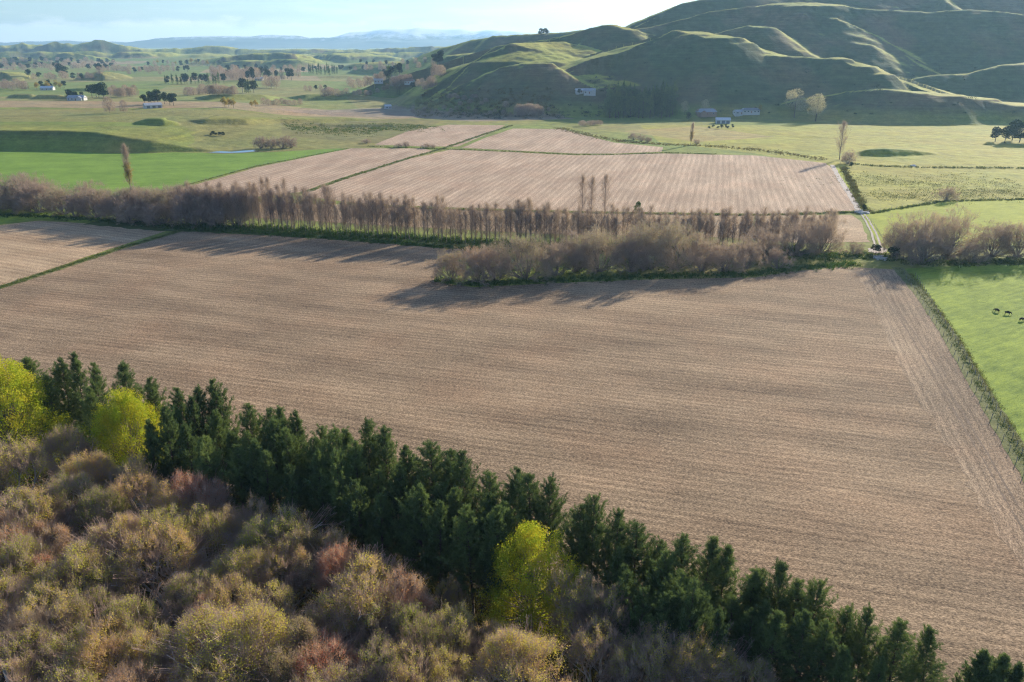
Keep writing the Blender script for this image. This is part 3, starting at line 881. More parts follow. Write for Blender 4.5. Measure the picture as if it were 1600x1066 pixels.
def make_pine(seed, h=20.0, rad=3.3, crown0=.30, blade=.44, bw=.052, name='pine_tree', fine=True, dens=1.0):
    rng = np.random.default_rng(seed)
    segs, tp, td, tl = [], [], [], []
    bend = rng.normal(size=2) * .25
    zs = np.linspace(-.3, h, 12)
    def axis(z):
        return np.array([bend[0] * (z / h) ** 2, bend[1] * (z / h) ** 2, z])
    r0 = h * .0125
    for a, b in zip(zs[:-1], zs[1:]):
        segs.append((*axis(a), *axis(b), r0 * (1 - a / h * .93), r0 * (1 - b / h * .93)))
    # dead lower branches
    for i in range(22):
        z = rng.uniform(.12, crown0 + .1) * h
        az = rng.uniform(0, 6.28); l = rng.uniform(.8, 2.2)
        p = axis(z)
        segs.append((*p, *(p + np.array([math.cos(az) * l, math.sin(az) * l, rng.uniform(-.1, .5)])), .035, .01))
    z = crown0 * h
    lops = rng.uniform(.55, 1.35, 8)
    while z < h * .985:
        t = (z / h - crown0) / (1 - crown0)
        prof = min(1.0, .55 + t * 2.2) * (1 - t ** 1.45) ** 1.0 + .06
        n = rng.integers(5, 8) if t < .85 else 4
        ph = rng.uniform(0, 6.28)
        for j in range(n):
            az = ph + j * 6.283 / n + rng.uniform(-.3, .3)
            ln = rad * prof * rng.uniform(.45, 1.3) * lops[int((az % 6.283) / 6.2832 * 8) % 8]
            el = .12 + .75 * t ** 1.5 + rng.uniform(-.12, .15)
            p = axis(z + rng.uniform(-.2, .2))
            d = np.array([math.cos(az) * math.cos(el), math.sin(az) * math.cos(el), math.sin(el)])
            m = max(2, int(ln / .42))
            q = p
            for i in range(m):
                d = unit(d + np.array([0, 0, .13]) + rng.normal(size=3) * .06)
                nq = q + d * ln / m
                if i % 2 == 0 or True:
                    segs.append((*q, *nq, max(.012, .05 * (1 - i / m)), max(.01, .05 * (1 - (i + 1) / m))))
                if (i + 1) / m > .22:
                    tp.append(nq); td.append(d); tl.append(1.0)
                    # side shoots
                    for s_ in range(2 if fine else 1):
                        sd = unit(d * .7 + rng.normal(size=3) * .6 + np.array([0, 0, .45]))
                        sl = rng.uniform(.3, .8) * (.5 + .5 * prof)
                        sp = nq + sd * sl
                        tp.append(sp); td.append(unit(sd + np.array([0, 0, .5]))); tl.append(.9)
                        if s_ == 0 and fine:
                            tp.append(nq + sd * sl * .5 + rng.normal(size=3) * .08); td.append(sd); tl.append(.8)
                q = nq
        z += h * .030 * rng.uniform(.75, 1.3)
    # the leader
    for i in range(5):
        tp.append(axis(h * (.95 + .012 * i))); td.append(np.array([0, 0, 1.])); tl.append(.7)
    tp, td, tl = np.array(tp), np.array(td), np.array(tl)
    k = int(14 * dens) if fine else int(7 * dens)
    p = np.repeat(tp, k, 0) + rng.normal(size=(len(tp) * k, 3)) * .07
    d = unit(np.repeat(td, k, 0) * 1.1 + rng.normal(size=(len(tp) * k, 3)) * .5)
    b = blades(p, d, blade * np.repeat(tl, k) * rng.uniform(.7, 1.2, len(p)), bw, rng)
    tb = tubes(segs, 4)
    return as_tree(name, [(tb[0], tb[1], 0)], [(b[0], b[1], 0)], [M_BARKD], [M_PINE])

def make_broad(seed, h=15.0, rx=5.2, name='yellow_poplar', leafm=None, n_cl=240, per=210, size=.17, bark=None, crown0=.10, shape='egg'):
    """dense leafy crown built of many leaf sprays on upswept limbs"""
    rng = np.random.default_rng(seed)
    segs = [(0, 0, -.3, 0, 0, h * .25, h * .018, h * .014)]
    pts, dirs = [], []
    while len(pts) < n_cl:
        az = rng.uniform(0, 6.283); t = rng.uniform(0, 1) ** .8
        if shape == 'egg':
            pr = (math.sin(min(1, (t * .86 + .14)) * math.pi) ** .62) * (1 - .25 * t)
        else:
            pr = math.sin((t * .9 + .1) * math.pi) ** .5
        lob = 1 + .16 * math.sin(az * 3 + seed) + .14 * math.sin(az * 6 + t * 9 + seed * 2) + .12 * math.sin(t * 23 + az * 4)
        rad = rx * pr * lob * rng.uniform(.55, 1.0) ** .45
        pts.append((math.cos(az) * rad, math.sin(az) * rad, h * (crown0 + (1 - crown0) * t * .97)))
        dirs.append((math.cos(az) * .5, math.sin(az) * .5, 1.0))
    pts = np.array(pts); dirs = unit(np.array(dirs))
    for i in range(0, len(pts), 4):
        z0 = max(h * .2, pts[i][2] * .55)
        a = np.array([pts[i][0] * .12, pts[i][1] * .12, z0])
        segs.append((*a, *(pts[i]), .07, .015))
    segs.append((0, 0, h * .25, 0, 0, h * .9, h * .014, h * .003))
    c = np.repeat(pts, per, 0)
    dd = np.repeat(dirs, per, 0)
    u = rng.uniform(-1, 1, len(c))[:, None]
    c = c + dd * u * 1.1 * h / 15 + rng.normal(size=c.shape) * (.38 - .2 * u) * h / 15
    lf = leaves(c, size, rng, .3)
    tb = tubes(segs, 5)
    return as_tree(name, [(tb[0], tb[1], 0)], [(lf[0], lf[1], 0)], [bark or M_BARKM], [leafm or M_YELLOW])

def make_pole(seed, h=14.0, spread=.9, twigm=None, name='bare_poplar', n=90, gold=0, up=1.2, bark=None, tw=.036):
    """thin straight stem with upswept side branches and a brush of bare twigs"""
    rng = np.random.default_rng(seed)
    lean = rng.normal(size=2) * .03
    def axis(z):
        return np.array([lean[0] * z + .12 * math.sin(z * .7 + seed), lean[1] * z, z])
    segs = []
    zs = np.linspace(-.3, h * .97, 9)
    for a, b in zip(zs[:-1], zs[1:]):
        segs.append((*axis(a), *axis(b), .13 * h / 14 * (1 - a / h * .85), .13 * h / 14 * (1 - b / h * .85)))
    tp, td = [], []
    for i in range(n):
        z = h * rng.uniform(.06, .95) ** .8
        az = rng.uniform(0, 6.283)
        ln = spread * rng.uniform(.6, 1.3) * (1.9 if z < h * .75 else 1.2) * min(1, (1.02 - z / h) * 3.0) * rng.uniform(.5, 1.2)
        d = unit(np.array([math.cos(az), math.sin(az), up]))
        p = axis(z)
        m = 2
        for j in range(m):
            d = unit(d + np.array([0, 0, .3]) + rng.normal(size=3) * .08)
            q = p + d * ln / m
            segs.append((*p, *q, .032 * (1 - .4 * j), .02))
            tp.append(q); td.append(d); p = q
    tp, td = np.array(tp), np.array(td)
    k = 8
    p = np.repeat(tp, k, 0) + rng.normal(size=(len(tp) * k, 3)) * .3
    d = unit(np.repeat(td, k, 0) + rng.normal(size=p.shape) * .3 + np.array([0, 0, .5]))
    b = blades(p, d, rng.uniform(.7, 1.7, len(p)) * h / 14, tw, rng)
    S_ = np.array(segs)
    thick = tubes(S_[S_[:, 6] > .034], 4); thin = tubes(S_[S_[:, 6] <= .034], 3)
    ch = [(thin[0], thin[1], 0), (b[0], b[1], 0)]
    if gold:
        sel = tp[tp[:, 2] < h * gold]
        c = np.repeat(sel, 40, 0) + rng.normal(size=(len(sel) * 40, 3)) * .38
        lf = leaves(c, .26, rng, .2)
        ch.append((lf[0], lf[1], 1))
    return as_tree(name, [(thick[0], thick[1], 0)], ch, [bark or M_BARKM], [twigm or M_TWIGD, M_GOLD])

def make_shrub(seed, h=9.0, rx=5.5, name='bare_willow', twigm=None, leafm=None, leafy=0.0, stems=26, bark=None, tw=.038):
    """many stems fanning out from the ground into a round head of fine twigs"""
    rng = np.random.default_rng(seed)
    segs, tips = [], []
    P = dict(levels=4, wob=.12, trop=.05, taper=.7, kids=[3, 3, 3, 3], spread=.40, shrink=.72)
    for j in range(stems):
        az = rng.uniform(0, 6.283); a = rng.uniform(.05, 1.0) * 1.0 if j % 3 else rng.uniform(.9, 1.35)
        nd = np.array([math.cos(az) * math.sin(a), math.sin(az) * math.sin(a), math.cos(a)])
        grow(rng, nd * .2 * np.array([1, 1, 0]) + np.array([0, 0, -.2]), nd, h * .36 * rng.uniform(.8, 1.1) * (1 if a < .9 else .72), h * .012, 1, P, segs, tips)
    T = np.array([t[0] for t in tips]); D = np.array([t[1] for t in tips])
    f = h / np.percentile(T[:, 2], 96)
    segs = [tuple(x * f for x in s_[:6]) + (s_[6], s_[7]) for s_ in segs]
    T = T * f
    S_ = np.array(segs)
    thick = tubes(S_[S_[:, 6] > .045], 4); rest = S_[S_[:, 6] <= .045]
    thin = tubes(np.concatenate([rest[:, :6], np.maximum(rest[:, 6:], .015)], 1), 3)
    k = 14
    pt = np.repeat(T, k, 0) + rng.normal(size=(len(T) * k, 3)) * .25
    dt = unit(np.repeat(D, k, 0) + rng.normal(size=pt.shape) * .45 + np.array([0, 0, .2]))
    b = blades(pt - dt * .3, dt, rng.uniform(.5, 1.3, len(pt)) * h / 9, tw, rng)
    ch = [(thin[0], thin[1], 0), (b[0], b[1], 0)]
    if leafy:
        sel = T[T[:, 2] > np.quantile(T[:, 2], 1 - leafy)]
        c = np.repeat(sel, 12, 0) + rng.normal(size=(len(sel) * 12, 3)) * .3
        lf = leaves(c, .15, rng, .2)
        ch.append((lf[0], lf[1], 1))
    return as_tree(name, [(thick[0], thick[1], 0)], ch, [bark or M_BARKM], [twigm or M_TWIGG, leafm or M_GREYO])

def far_crown(seed, h, rx, n, size, mat, name, crown0=.15, spiky=0.0, stem=True, bark=None):
    rng = np.random.default_rng(seed)
    nl = 9
    lob = np.stack([rng.uniform(-.55, .55, nl) * rx, rng.uniform(-.55, .55, nl) * rx, h * rng.uniform(crown0 + .25, .8, nl)], 1)
    lob[0] = (0, 0, h * .78)
    rad = rx * rng.uniform(.4, .62, nl)
    pick = rng.integers(0, nl, n)
    d = unit(rng.normal(size=(n, 3)))
    c = lob[pick] + d * (rad[pick] * rng.uniform(.7, 1.05, n))[:, None] * np.array([1, 1, .75])
    c[:, 2] = np.clip(c[:, 2], h * crown0, h * 1.02)
    if spiky:
        m = rng.uniform(size=n) < spiky
        t = rng.uniform(0, 1, n)
        a = rng.uniform(0, 6.28, n)
        c[m] = np.stack([np.cos(a) * rx * (1 - t) * .8, np.sin(a) * rx * (1 - t) * .8, h * (crown0 + (1 - crown0) * t)], 1)[m]
    lf = leaves(c, size, rng, .2)
    tb = tubes([(0, 0, -.5, 0, 0, h * .7, h * .022, h * .01)], 5)
    return flat_tree(name, [(tb[0], tb[1], 0), (lf[0], lf[1], 1)], [bark or M_BARKD, mat])
def far_bare(seed, h, rx, n, mat, name, tall=False):
    rng = np.random.default_rng(seed)
    az = rng.uniform(0, 6.283, n); t = rng.uniform(.1, 1, n)
    r = rx * np.sqrt(rng.uniform(0, 1, n)) * (np.sin((t * .85 + .12) * np.pi) ** (.5 if not tall else .3))
    p = np.stack([np.cos(az) * r, np.sin(az) * r, h * t * .9], 1)
    d = unit(np.stack([np.cos(az) * .5, np.sin(az) * .5, np.full(n, 1.3)], 1) + rng.normal(size=(n, 3)) * .35)
    b = blades(p, d, h * .14 * rng.uniform(.6, 1.3, n), h * .012, rng)
    sg = [(0, 0, -.5, 0, 0, h * .5, h * .018, h * .01)]
    for j in range(8):
        a = j * .785
        sg.append((0, 0, h * .15, math.cos(a) * rx * .6, math.sin(a) * rx * .6, h * .75, h * .01, h * .004))
    tb = tubes(sg, 4)
    return flat_tree(name, [(tb[0], tb[1], 0), (b[0], b[1], 1)], [M_BARKM, mat])

USED = set()
def place(proto, x, y, z, sc, rz, label, cat='tree', group=None):
    """a copy of a tree with copies of its parts (the first call moves the tree itself)"""
    if proto.name not in USED:
        USED.add(proto.name); o = proto
    else:
        o = proto.copy(); COL.objects.link(o)
        for ch in PARTS[proto.name]:
            c = ch.copy(); COL.objects.link(c); c.parent = o
    o.location = (x, y, z)
    o.rotation_euler = (U(-.035, .035), U(-.035, .035), rz)
    o.scale = (sc, sc, sc) if isinstance(sc, (int, float)) else sc
    tag(o, label, cat, group)
    return o
PARTS = {}
def reg(*roots):
    bpy.context.view_layer.update()
    for r in roots:
        PARTS[r.name] = [c for c in COL.objects if c.parent is r]
    return list(roots)

ONES = ['', 'first', 'second', 'third', 'fourth', 'fifth', 'sixth', 'seventh', 'eighth', 'ninth', 'tenth', 'eleventh', 'twelfth', 'thirteenth', 'fourteenth', 'fifteenth', 'sixteenth', 'seventeenth', 'eighteenth', 'nineteenth']
TENS = ['', '', 'twenty', 'thirty', 'forty', 'fifty', 'sixty', 'seventy', 'eighty', 'ninety']
TENTH = ['', '', 'twentieth', 'thirtieth', 'fortieth', 'fiftieth', 'sixtieth', 'seventieth', 'eightieth', 'ninetieth']
def ordinal(n):
    if n < 20:
        return ONES[n]
    if n >= 100:
        return 'hundred and ' + ordinal(n - 100) if n > 100 else 'hundredth'
    return TENTH[n // 10] if n % 10 == 0 else TENS[n // 10] + '-' + ONES[n % 10]
RNG = random.Random(7)
U = RNG.uniform
# ---------------------------------------------------------------- the pine belt along the near field
pines = reg(*[make_pine(100 + i, 20.0, rad, (.30, .36, .26, .40, .50)[i]) for i, rad in enumerate((4.1, 3.6, 4.4, 3.9, 3.3))])
young = reg(*[make_pine(150 + i, 13.0, 2.7, .12, .40, .085) for i in range(2)])
spots = []
for i, (px, py, h) in enumerate(TOPS):
    q = at(px, py, h)
    spots.append([q.x, q.y, h, 0])
# second and third rows behind, staggered towards the wood
rows2 = []
for i in range(len(spots) - 1):
    a, b = spots[i], spots[i + 1]
    mx_, my_ = (a[0] + b[0]) / 2, (a[1] + b[1]) / 2
    for row, off in ((1, 4.2), (2, 8.4)):
        if row == 2 and (i > 36 or 27 < i < 32):
            continue
        if a[2] < 14 or (i > 43):
            continue
        nx, ny = -.50, -.86
        rows2.append([mx_ + nx * off + U(-.8, .8), my_ + ny * off + U(-.8, .8), (a[2] + b[2]) / 2 * U(.86, .98), row])
spots += rows2
spots.sort(key=lambda s_: s_[0] / (s_[1] * CP + (70 - s_[2]) * SP))
cnt = {0: 0, 1: 0, 2: 0}
YP = [(at(832, 815, 16), 6.5), (at(204, 600, 19), 8.0), (at(5, 552, 22), 11)]
for x, y, h, row in spots:
    if any((Vector((x, y)) - q.to_2d()).length < rad * .38 or ((Vector((x, y)) - q.to_2d()).length < rad * 1.35 and y < q.y - 1) for q, rad in YP):
        continue
    if h < 13.5 or (h < 15 and row == 0 and x > 30):
        pr, bh = young[RNG.randrange(2)], 13.0
    else:
        pr, bh = pines[RNG.randrange(5)], 20.0
    s_ = h / bh
    cnt[row] += 1
    look = 'small young' if bh < 15 else ('tall' if h > 20 else 'dark')
    place(pr, x, y, 0, (s_ * U(.82, 1.2), s_ * U(.82, 1.2), s_ * U(.93, 1.05)), U(0, 6.28),
          f"{look} pine, {ordinal(cnt[row])} from the left in the belt's {('field-side row', 'middle row', 'wood-side row')[row]}", 'tree', 'pines of the near belt')

# ---------------------------------------------------------------- yellow poplars
ypop = reg(make_broad(3, 16.0, 5.4), make_broad(8, 17, 6.6, n_cl=330))
q = YP[0][0]; place(ypop[0], q.x, q.y - 2, 0, (1.14, 1.14, 1.02), .3, 'bright yellow-green poplar glowing alone in front of the pine belt', 'tree', 'yellow poplars')
q = YP[1][0]; place(ypop[1], q.x, q.y - 3, 0, (1.0, 1.0, 1.1), 1.3, 'broad yellow-topped poplar between dark pines, right of the leftmost yellow one', 'tree', 'yellow poplars')
q = YP[2][0]; place(ypop[1], q.x, q.y - 4, 0, (1.4, 1.45, 1.3), 4.0, 'largest yellow poplar, cut by the left edge of the photo', 'tree', 'yellow poplars')

# ---------------------------------------------------------------- the autumn wood in the lower left
wood_ol = reg(*[make_wood_tree(200 + i, .55 if i < 2 else .3, 15.0, .50 + .05 * i) for i in range(4)])
wood_ru = reg(*[make_wood_tree(240 + i, .28, 15.0, .46, leafm=M_RUSSET, dens=1.25) for i in range(2)])
wood_ba = reg(*[make_wood_tree(260 + i, .10, 15.0, .50, twigm=(M_TWIG, M_TWIGG, M_TWIG)[i], dens=1.3) for i in range(3)])
# crown top x, y in the picture, height, width factor, kind
WOOD = [(20, 690, 16, .9, 'o'), (62, 715, 15, .8, 'b'), (125, 708, 15, .8, 'o'), (168, 700, 15, .9, 'r'), (205, 718, 14, .8, 'r'), (98, 668, 15, .6, 'b'), (-40, 700, 16, 1, 'b'),
        (60, 765, 15, .7, 'o'), (95, 745, 15, .8, 'b'), (148, 765, 15, .75, 'o'), (200, 740, 15, .9, 'o'), (255, 752, 15, .8, 'o'), (300, 748, 15, .9, 'r'), (340, 768, 15, .85, 'o'), (378, 785, 14, .8, 'r'), (15, 785, 15, 1, 'b'),
        (250, 795, 15, .8, 'o'), (120, 800, 14, .9, 'r'), (315, 800, 14, .8, 'o'), (180, 815, 15, .8, 'b'), (430, 808, 15, .95, 'o'), (398, 815, 14, .8, 'o'), (490, 838, 14, .9, 'r'), (530, 855, 14, .8, 'r'), (368, 860, 14, .85, 'o'),
        (60, 825, 14, .9, 'r'), (10, 845, 15, .9, 'o'), (110, 860, 15, 1, 'o'), (230, 832, 15, 1, 'o'), (290, 850, 14, .9, 'r'), (160, 880, 13, .8, 'b'), (60, 885, 13, .8, 'r'), (440, 862, 13, .8, 'b'), (480, 888, 14, 1.0, 'o'), (560, 890, 15, 1.1, 'o'),
        (620, 900, 14, .9, 'r'), (350, 905, 13, .8, 'b'), (300, 905, 13, .9, 'b'), (405, 925, 13, .9, 'b'), (225, 930, 13, .8, 'r'), (195, 935, 14, .7, 'o'), (330, 940, 13, .7, 'r'), (60, 935, 14, 1.0, 'b'), (130, 925, 13, .8, 'b'),
        (520, 935, 13, 1, 'b'), (600, 950, 13, .9, 'b'), (655, 955, 14, .75, 'o'), (700, 958, 13, .7, 'b'), (-30, 920, 14, 1, 'b'), (-30, 820, 15, 1, 'r'), (345, 955, 16, 1.15, 'o'), (430, 985, 14, .9, 'r'), (160, 975, 14, .95, 'o'),
        (240, 990, 13, .8, 'b'), (100, 1000, 13, .9, 'b'), (20, 995, 13, 1, 'b'), (510, 1000, 13, 1, 'r'), (580, 1015, 13, .9, 'b'), (640, 1020, 13, .8, 'b'), (700, 1025, 12, .8, 'b'), (820, 1000, 15, 1.0, 'o'), (760, 985, 11, .8, 'b'),
        (905, 905, 13, .9, 'b'), (945, 925, 13, .8, 'b'), (935, 985, 12, .9, 'b'), (1040, 985, 13, .95, 'b'), (1090, 995, 13, .8, 'o'), (1125, 1015, 12, .7, 'o'), (1000, 1020, 12, .8, 'b'), (700, 905, 9, .6, 'b'),
        (1180, 1040, 11, .7, 'b'), (1290, 1085, 10, .7, 'o'), (400, 1030, 14, .9, 'o'), (310, 1050, 13, .9, 'b'), (200, 1050, 13, .9, 'r'), (90, 1060, 13, 1, 'o'), (-20, 1060, 13, 1, 'b'), (500, 1060, 13, .9, 'b'), (730, 1080, 13, 1, 'b'), (900, 1080, 12, 1, 'o'),
        (1060, 1085, 11, 1, 'b'), (620, 1085, 13, 1, 'o'), (-90, 760, 16, 1, 'o'), (-120, 860, 16, 1, 'o'), (-130, 980, 15, 1, 'b'), (-160, 690, 16, 1, 'b'), (400, 1120, 14, 1, 'o'), (250, 1120, 14, 1, 'b'), (1150, 1100, 9, .8, 'o')]
WHERE = []
names = {'o': ('olive-yellow leafy', wood_ol), 'r': ('russet-pink twiggy', wood_ru), 'b': ('bare grey-pink', wood_ba)}
rowsy = sorted(WOOD, key=lambda w: w[1])
def band(py):
    return 0 if py < 780 else 1 if py < 860 else 2 if py < 940 else 3 if py < 1010 else 4
bandn = ('along the back edge of the wood', 'in the second rank of the wood', 'in the middle of the wood', 'in the near part of the wood', 'at the bottom edge of the photo')
cn = {}
for wi, (px, py, h, wd, kd) in enumerate(sorted(WOOD, key=lambda w: w[0])):
    if wi % 6 == 4 and 30 < px < 560:
        continue
    q = at(px, py, h)
    nm, pl = names[kd]
    key = (kd, band(py))
    cn[key] = cn.get(key, 0) + 1
    s_ = h / 15.0
    place(pl[RNG.randrange(len(pl))], q.x, q.y, 0, (s_ * wd * 1.17, s_ * wd * 1.17, s_), U(0, 6.28), f"{nm} tree, {ordinal(cn[key])} such from the left {bandn[key[1]]}", 'tree', 'autumn trees of the near wood')

# ---------------------------------------------------------------- long bare hedgerow across the middle
poles = reg(*[make_pole(300 + i, 14.0, sp) for i, sp in enumerate((1.5, 1.8, 1.4, 1.9, 1.6))])
def along(pts, step):
    out = []
    P = [Vector(p) for p in pts]
    carry = 0.0
    for a, b in zip(P[:-1], P[1:]):
        ln = (b - a).length
        t = carry
        while t < ln:
            out.append(a.lerp(b, t / ln)); t += step
        carry = t - ln
    return out
line1 = [at(x, y) for x, y in ((285, 352), (420, 358), (560, 368), (700, 378), (860, 384), (1000, 388), (1130, 388), (1250, 388), (1300, 384))]
k = 0
sect = ('over its left end', 'left of its middle', 'around its middle', 'right of its middle', 'over its right end')
for rowi, (off, hh) in enumerate(((0, 14.6), (4.5, 15.4))):
    for qi, q in enumerate(along([p + Vector((0, off, 0)) for p in line1], 1.9)):
        u = (q.x * 1200 / (q.y * CP + 70 * SP) + 800)
        if RNG.random() < .07: continue
        h = hh * U(.74, 1.08) * (1.12 if u < 520 else 1.0 if u < 900 else .93 if u < 1100 else .88)
        si = min(4, int((u - 280) / 205))
        place(poles[RNG.randrange(5)], q.x + U(-.5, .5), q.y + U(-.8, .8), 0, (h / 14 * U(.95, 1.3), h / 14 * U(.95, 1.3), h / 14), U(0, 6.28),
              f"thin bare tree, {ordinal(qi + 1)} from the left in the long hedgerow's {('front', 'back')[rowi]} line", 'tree', 'bare straight trees of the long hedgerow')
# ---------------------------------------------------------------- willows and shrubs
wil_p = reg(*[make_shrub(400 + i, 9.0, 5.6, twigm=M_TWIGD) for i in range(2)])
wil_o = reg(*[make_shrub(420 + i, 9.0, 5.2, leafy=.35, name='leafy_willow') for i in range(2)])
wil_r = reg(*[make_shrub(440 + i, 8.0, 4.8, twigm=M_TWIG, leafm=M_RUSSET, leafy=.3, name='reddish_willow') for i in range(2)])
def hit(px, py, z0=0):
    """first ground met by the ray through that point of the picture"""
    d = ray(px, py)
    D = np.exp(np.linspace(math.log(150), math.log(13500), 3000))
    t = D / d.y
    x, y, z = d.x * t, D, CAM_H + d.z * t
    h = height(x, y)
    i = np.nonzero(z <= h)[0]
    if not len(i):
        i = [len(D) - 1]
    return Vector((x[i[0]], y[i[0]], h[i[0]]))
def put(proto, px, py, h, base_h, wd, label, cat='tree', group=None, base=True, z=None, rz=None):
    """px, py: foot of the tree in the picture"""
    q = at(px, py, 0)
    if q.y > 480 or q.y < 0:
        q = hit(px, py); zg = q.z
    else:
        zg = 0
    s_ = h / base_h
    return place(proto, q.x, q.y, zg, (s_ * wd, s_ * wd, s_), U(0, 6.28) if rz is None else rz, label, cat, group)
MID = [(705, 440, 7.5, 1.0, 'r'), (748, 441, 8.5, 1.0, 'r'), (775, 438, 9, .9, 'p'), (822, 436, 11, 1.15, 'o'), (870, 430, 9, 1.0, 'p'), (900, 424, 10, .9, 'p'), (935, 424, 11, 1.05, 'o'), (985, 424, 10, 1.0, 'p'),
       (1012, 420, 12, 1.1, 'o'), (1052, 420, 12.5, 1.1, 'o'), (1095, 424, 9, 1.0, 'p'), (1130, 424, 8, 1.1, 'p'), (1165, 420, 8, .9, 'p'), (1215, 420, 5.5, .9, 'p'), (1190, 405, 9, .9, 'p'), (1240, 400, 9.5, .9, 'p'), (1280, 396, 11, .8, 'p')]
nm2 = {'r': ('reddish bare', wil_r, 8.0), 'o': ('olive-topped rounded', wil_o, 9.0), 'p': ('purplish-grey bare', wil_p, 9.0)}
c2 = {}
for px, py, h, wd, kd in MID:
    nm, pl, bh = nm2[kd]
    c2[kd] = c2.get(kd, 0) + 1
    put(pl[RNG.randrange(2)], px, py, h * 1.15, bh, wd, f"{nm} willow, {ordinal(c2[kd])} of its look from the left in the field's willow clump", 'tree', 'willows of the clump in the field')
LEFTW = [(25, 330, 10, 1), (62, 332, 10, 1.1), (100, 335, 9, 1.1), (150, 340, 9, 1.1), (198, 342, 10, 1), (228, 346, 10, 1), (260, 348, 11, 1), (305, 352, 11, 1), (335, 352, 11, 1), (-90, 330, 13, 1.1), (-40, 328, 12, 1.1), (10, 326, 12.5, 1.1), (45, 328, 12, 1.0), (80, 330, 10, 1.0), (-10, 330, 10, 1), (135, 335, 11, .9), (118, 340, 7, .9), (165, 338, 9, 1), (185, 342, 8.5, 1), (212, 340, 10, 1.0), (240, 343, 10, 1), (270, 342, 10, 1.0), (292, 345, 11, 1), (320, 348, 11, .9), (205, 350, 7, 1),
         (345, 350, 11.5, .9), (370, 352, 11, .9), (250, 352, 7, 1)]
for i, (px, py, h, wd) in enumerate(sorted(LEFTW)):
    place_ = wil_p if i % 4 else wil_o
    put(place_[RNG.randrange(2)], px, py, h * 1.2, 9.0, wd * 1.05, f"twiggy bare willow, {ordinal(i + 1)} from the left below the young green crop", 'tree', 'willows at the left of the hedgerow')
RIGHTW = [(1402, 398, 9, .8, 'large spreading bare willow, leftmost beyond the track'), (1440, 402, 11, 1.0, 'broad bare willow behind the ditch, second beyond the track'), (1482, 400, 11, 1.1, 'widest bare willow with fanning limbs beyond the track'),
          (1440, 412, 8, 1.3, 'dark low willow thicket at the paddock corner by the track'), (1550, 400, 8.5, 1.1, 'round bare willow near the right edge, first of two'), (1590, 400, 8.5, 1.0, 'round bare willow touching the right edge of the photo'),
          (1640, 402, 9, 1.0, 'bare willow just past the right edge'), (1520, 410, 5, 1.4, 'low dark scrub between the big willows of the right paddocks')]
for px, py, h, wd, lb in RIGHTW:
    put(wil_p[RNG.randrange(2)], px, py, h * 1.3, 9.0, wd, lb, 'tree', 'willows between the right paddocks')
put(wil_p[0], 1478, 313, 6.0, 9, 1.15, 'lone small bare tree leaning on the paddock fence, with a long shadow')
put(wil_p[1], 1325, 256, 7.5, 9, 1.0, 'round bare bush beside the tall poplar at the far end of the track')
put(wil_p[1], 1335, 398, 4.0, 9, 1.1, 'small bare bush on the grass left of the track')
for i, (px, py, h, wd) in enumerate(((408, 232, 8, 1), (425, 232, 7, 1.1), (442, 232, 8, 1.1), (455, 231, 7, 1))):
    put(wil_p[i % 2], px, py, h, 9, wd, f"purplish willow bush, {ordinal(i + 1)} from the left in the thicket right of the pond", 'bush', 'bushes beside the pond')
for i, (px, py, h, wd) in enumerate(((622, 231, 3, 1.3), (634, 230, 3.6, 1.3), (665, 232, 3, 1.6), (676, 232, 2.6, 1.3), (990, 219, 5, 1.2), (1002, 221, 4.5, 1.2), (1012, 223, 4, 1), (1088, 226, 3.5, 1.2), (572, 224, 3, 1.5))):
    put(wil_p[i % 2], px, py, h, 9, wd, f"low brown bush, {ordinal(i + 1)} from the left along the far field ditches", 'bush', 'bushes along the far ditches')

# ---------------------------------------------------------------- tall narrow poplars
lom_g = reg(make_pole(500, 22.0, 2.2, n=150, gold=.6, up=1.6, name='lombardy_poplar', tw=.05))
lom_b = reg(*[make_pole(510 + i, 20.0, 2.6, n=120, up=1.45, name='tall_bare_poplar', tw=.035) for i in range(2)])
put(lom_g[0], 205, 298, 23, 22, (1.0), 'tall narrow poplar with golden lower leaves, standing before the young green crop')
put(lom_b[0], 1311, 250, 24, 20, 1.25, 'tall bare poplar at the far end of the farm track')
put(lom_g[0], 1079, 227, 16, 22, 1.1, 'slim golden poplar standing alone below the farmhouses')
for i, (px, h) in enumerate(((909, 21), (922, 20.5), (944, 21))):
    put(lom_b[i % 2], px, 352, h * .98, 20, .95, ('brownish tall poplar, left of the three above the hedgerow', 'tall poplar, middle of the three above the hedgerow', 'tall bare poplar standing a little apart right of the pair')[i], 'tree', 'three tall poplars over the hedgerow')
for i, (px, h) in enumerate(((404, 16), (416, 18.5), (424, 18), (449, 18))):
    put(lom_b[i % 2], px, 345, h, 20, .9, f"wispy pale tall poplar, {ordinal(i + 1)} of four above the hedgerow's left part", 'tree', 'wispy poplars at the left of the hedgerow')
gblob = reg(make_broad(33, 9, 3.4, name='green_bush', leafm=M_WEED, n_cl=120, per=40, size=.3, crown0=.05))
put(gblob[0], 996, 340, 7, 9, .8, 'round green bush poking above the hedgerow', 'bush')
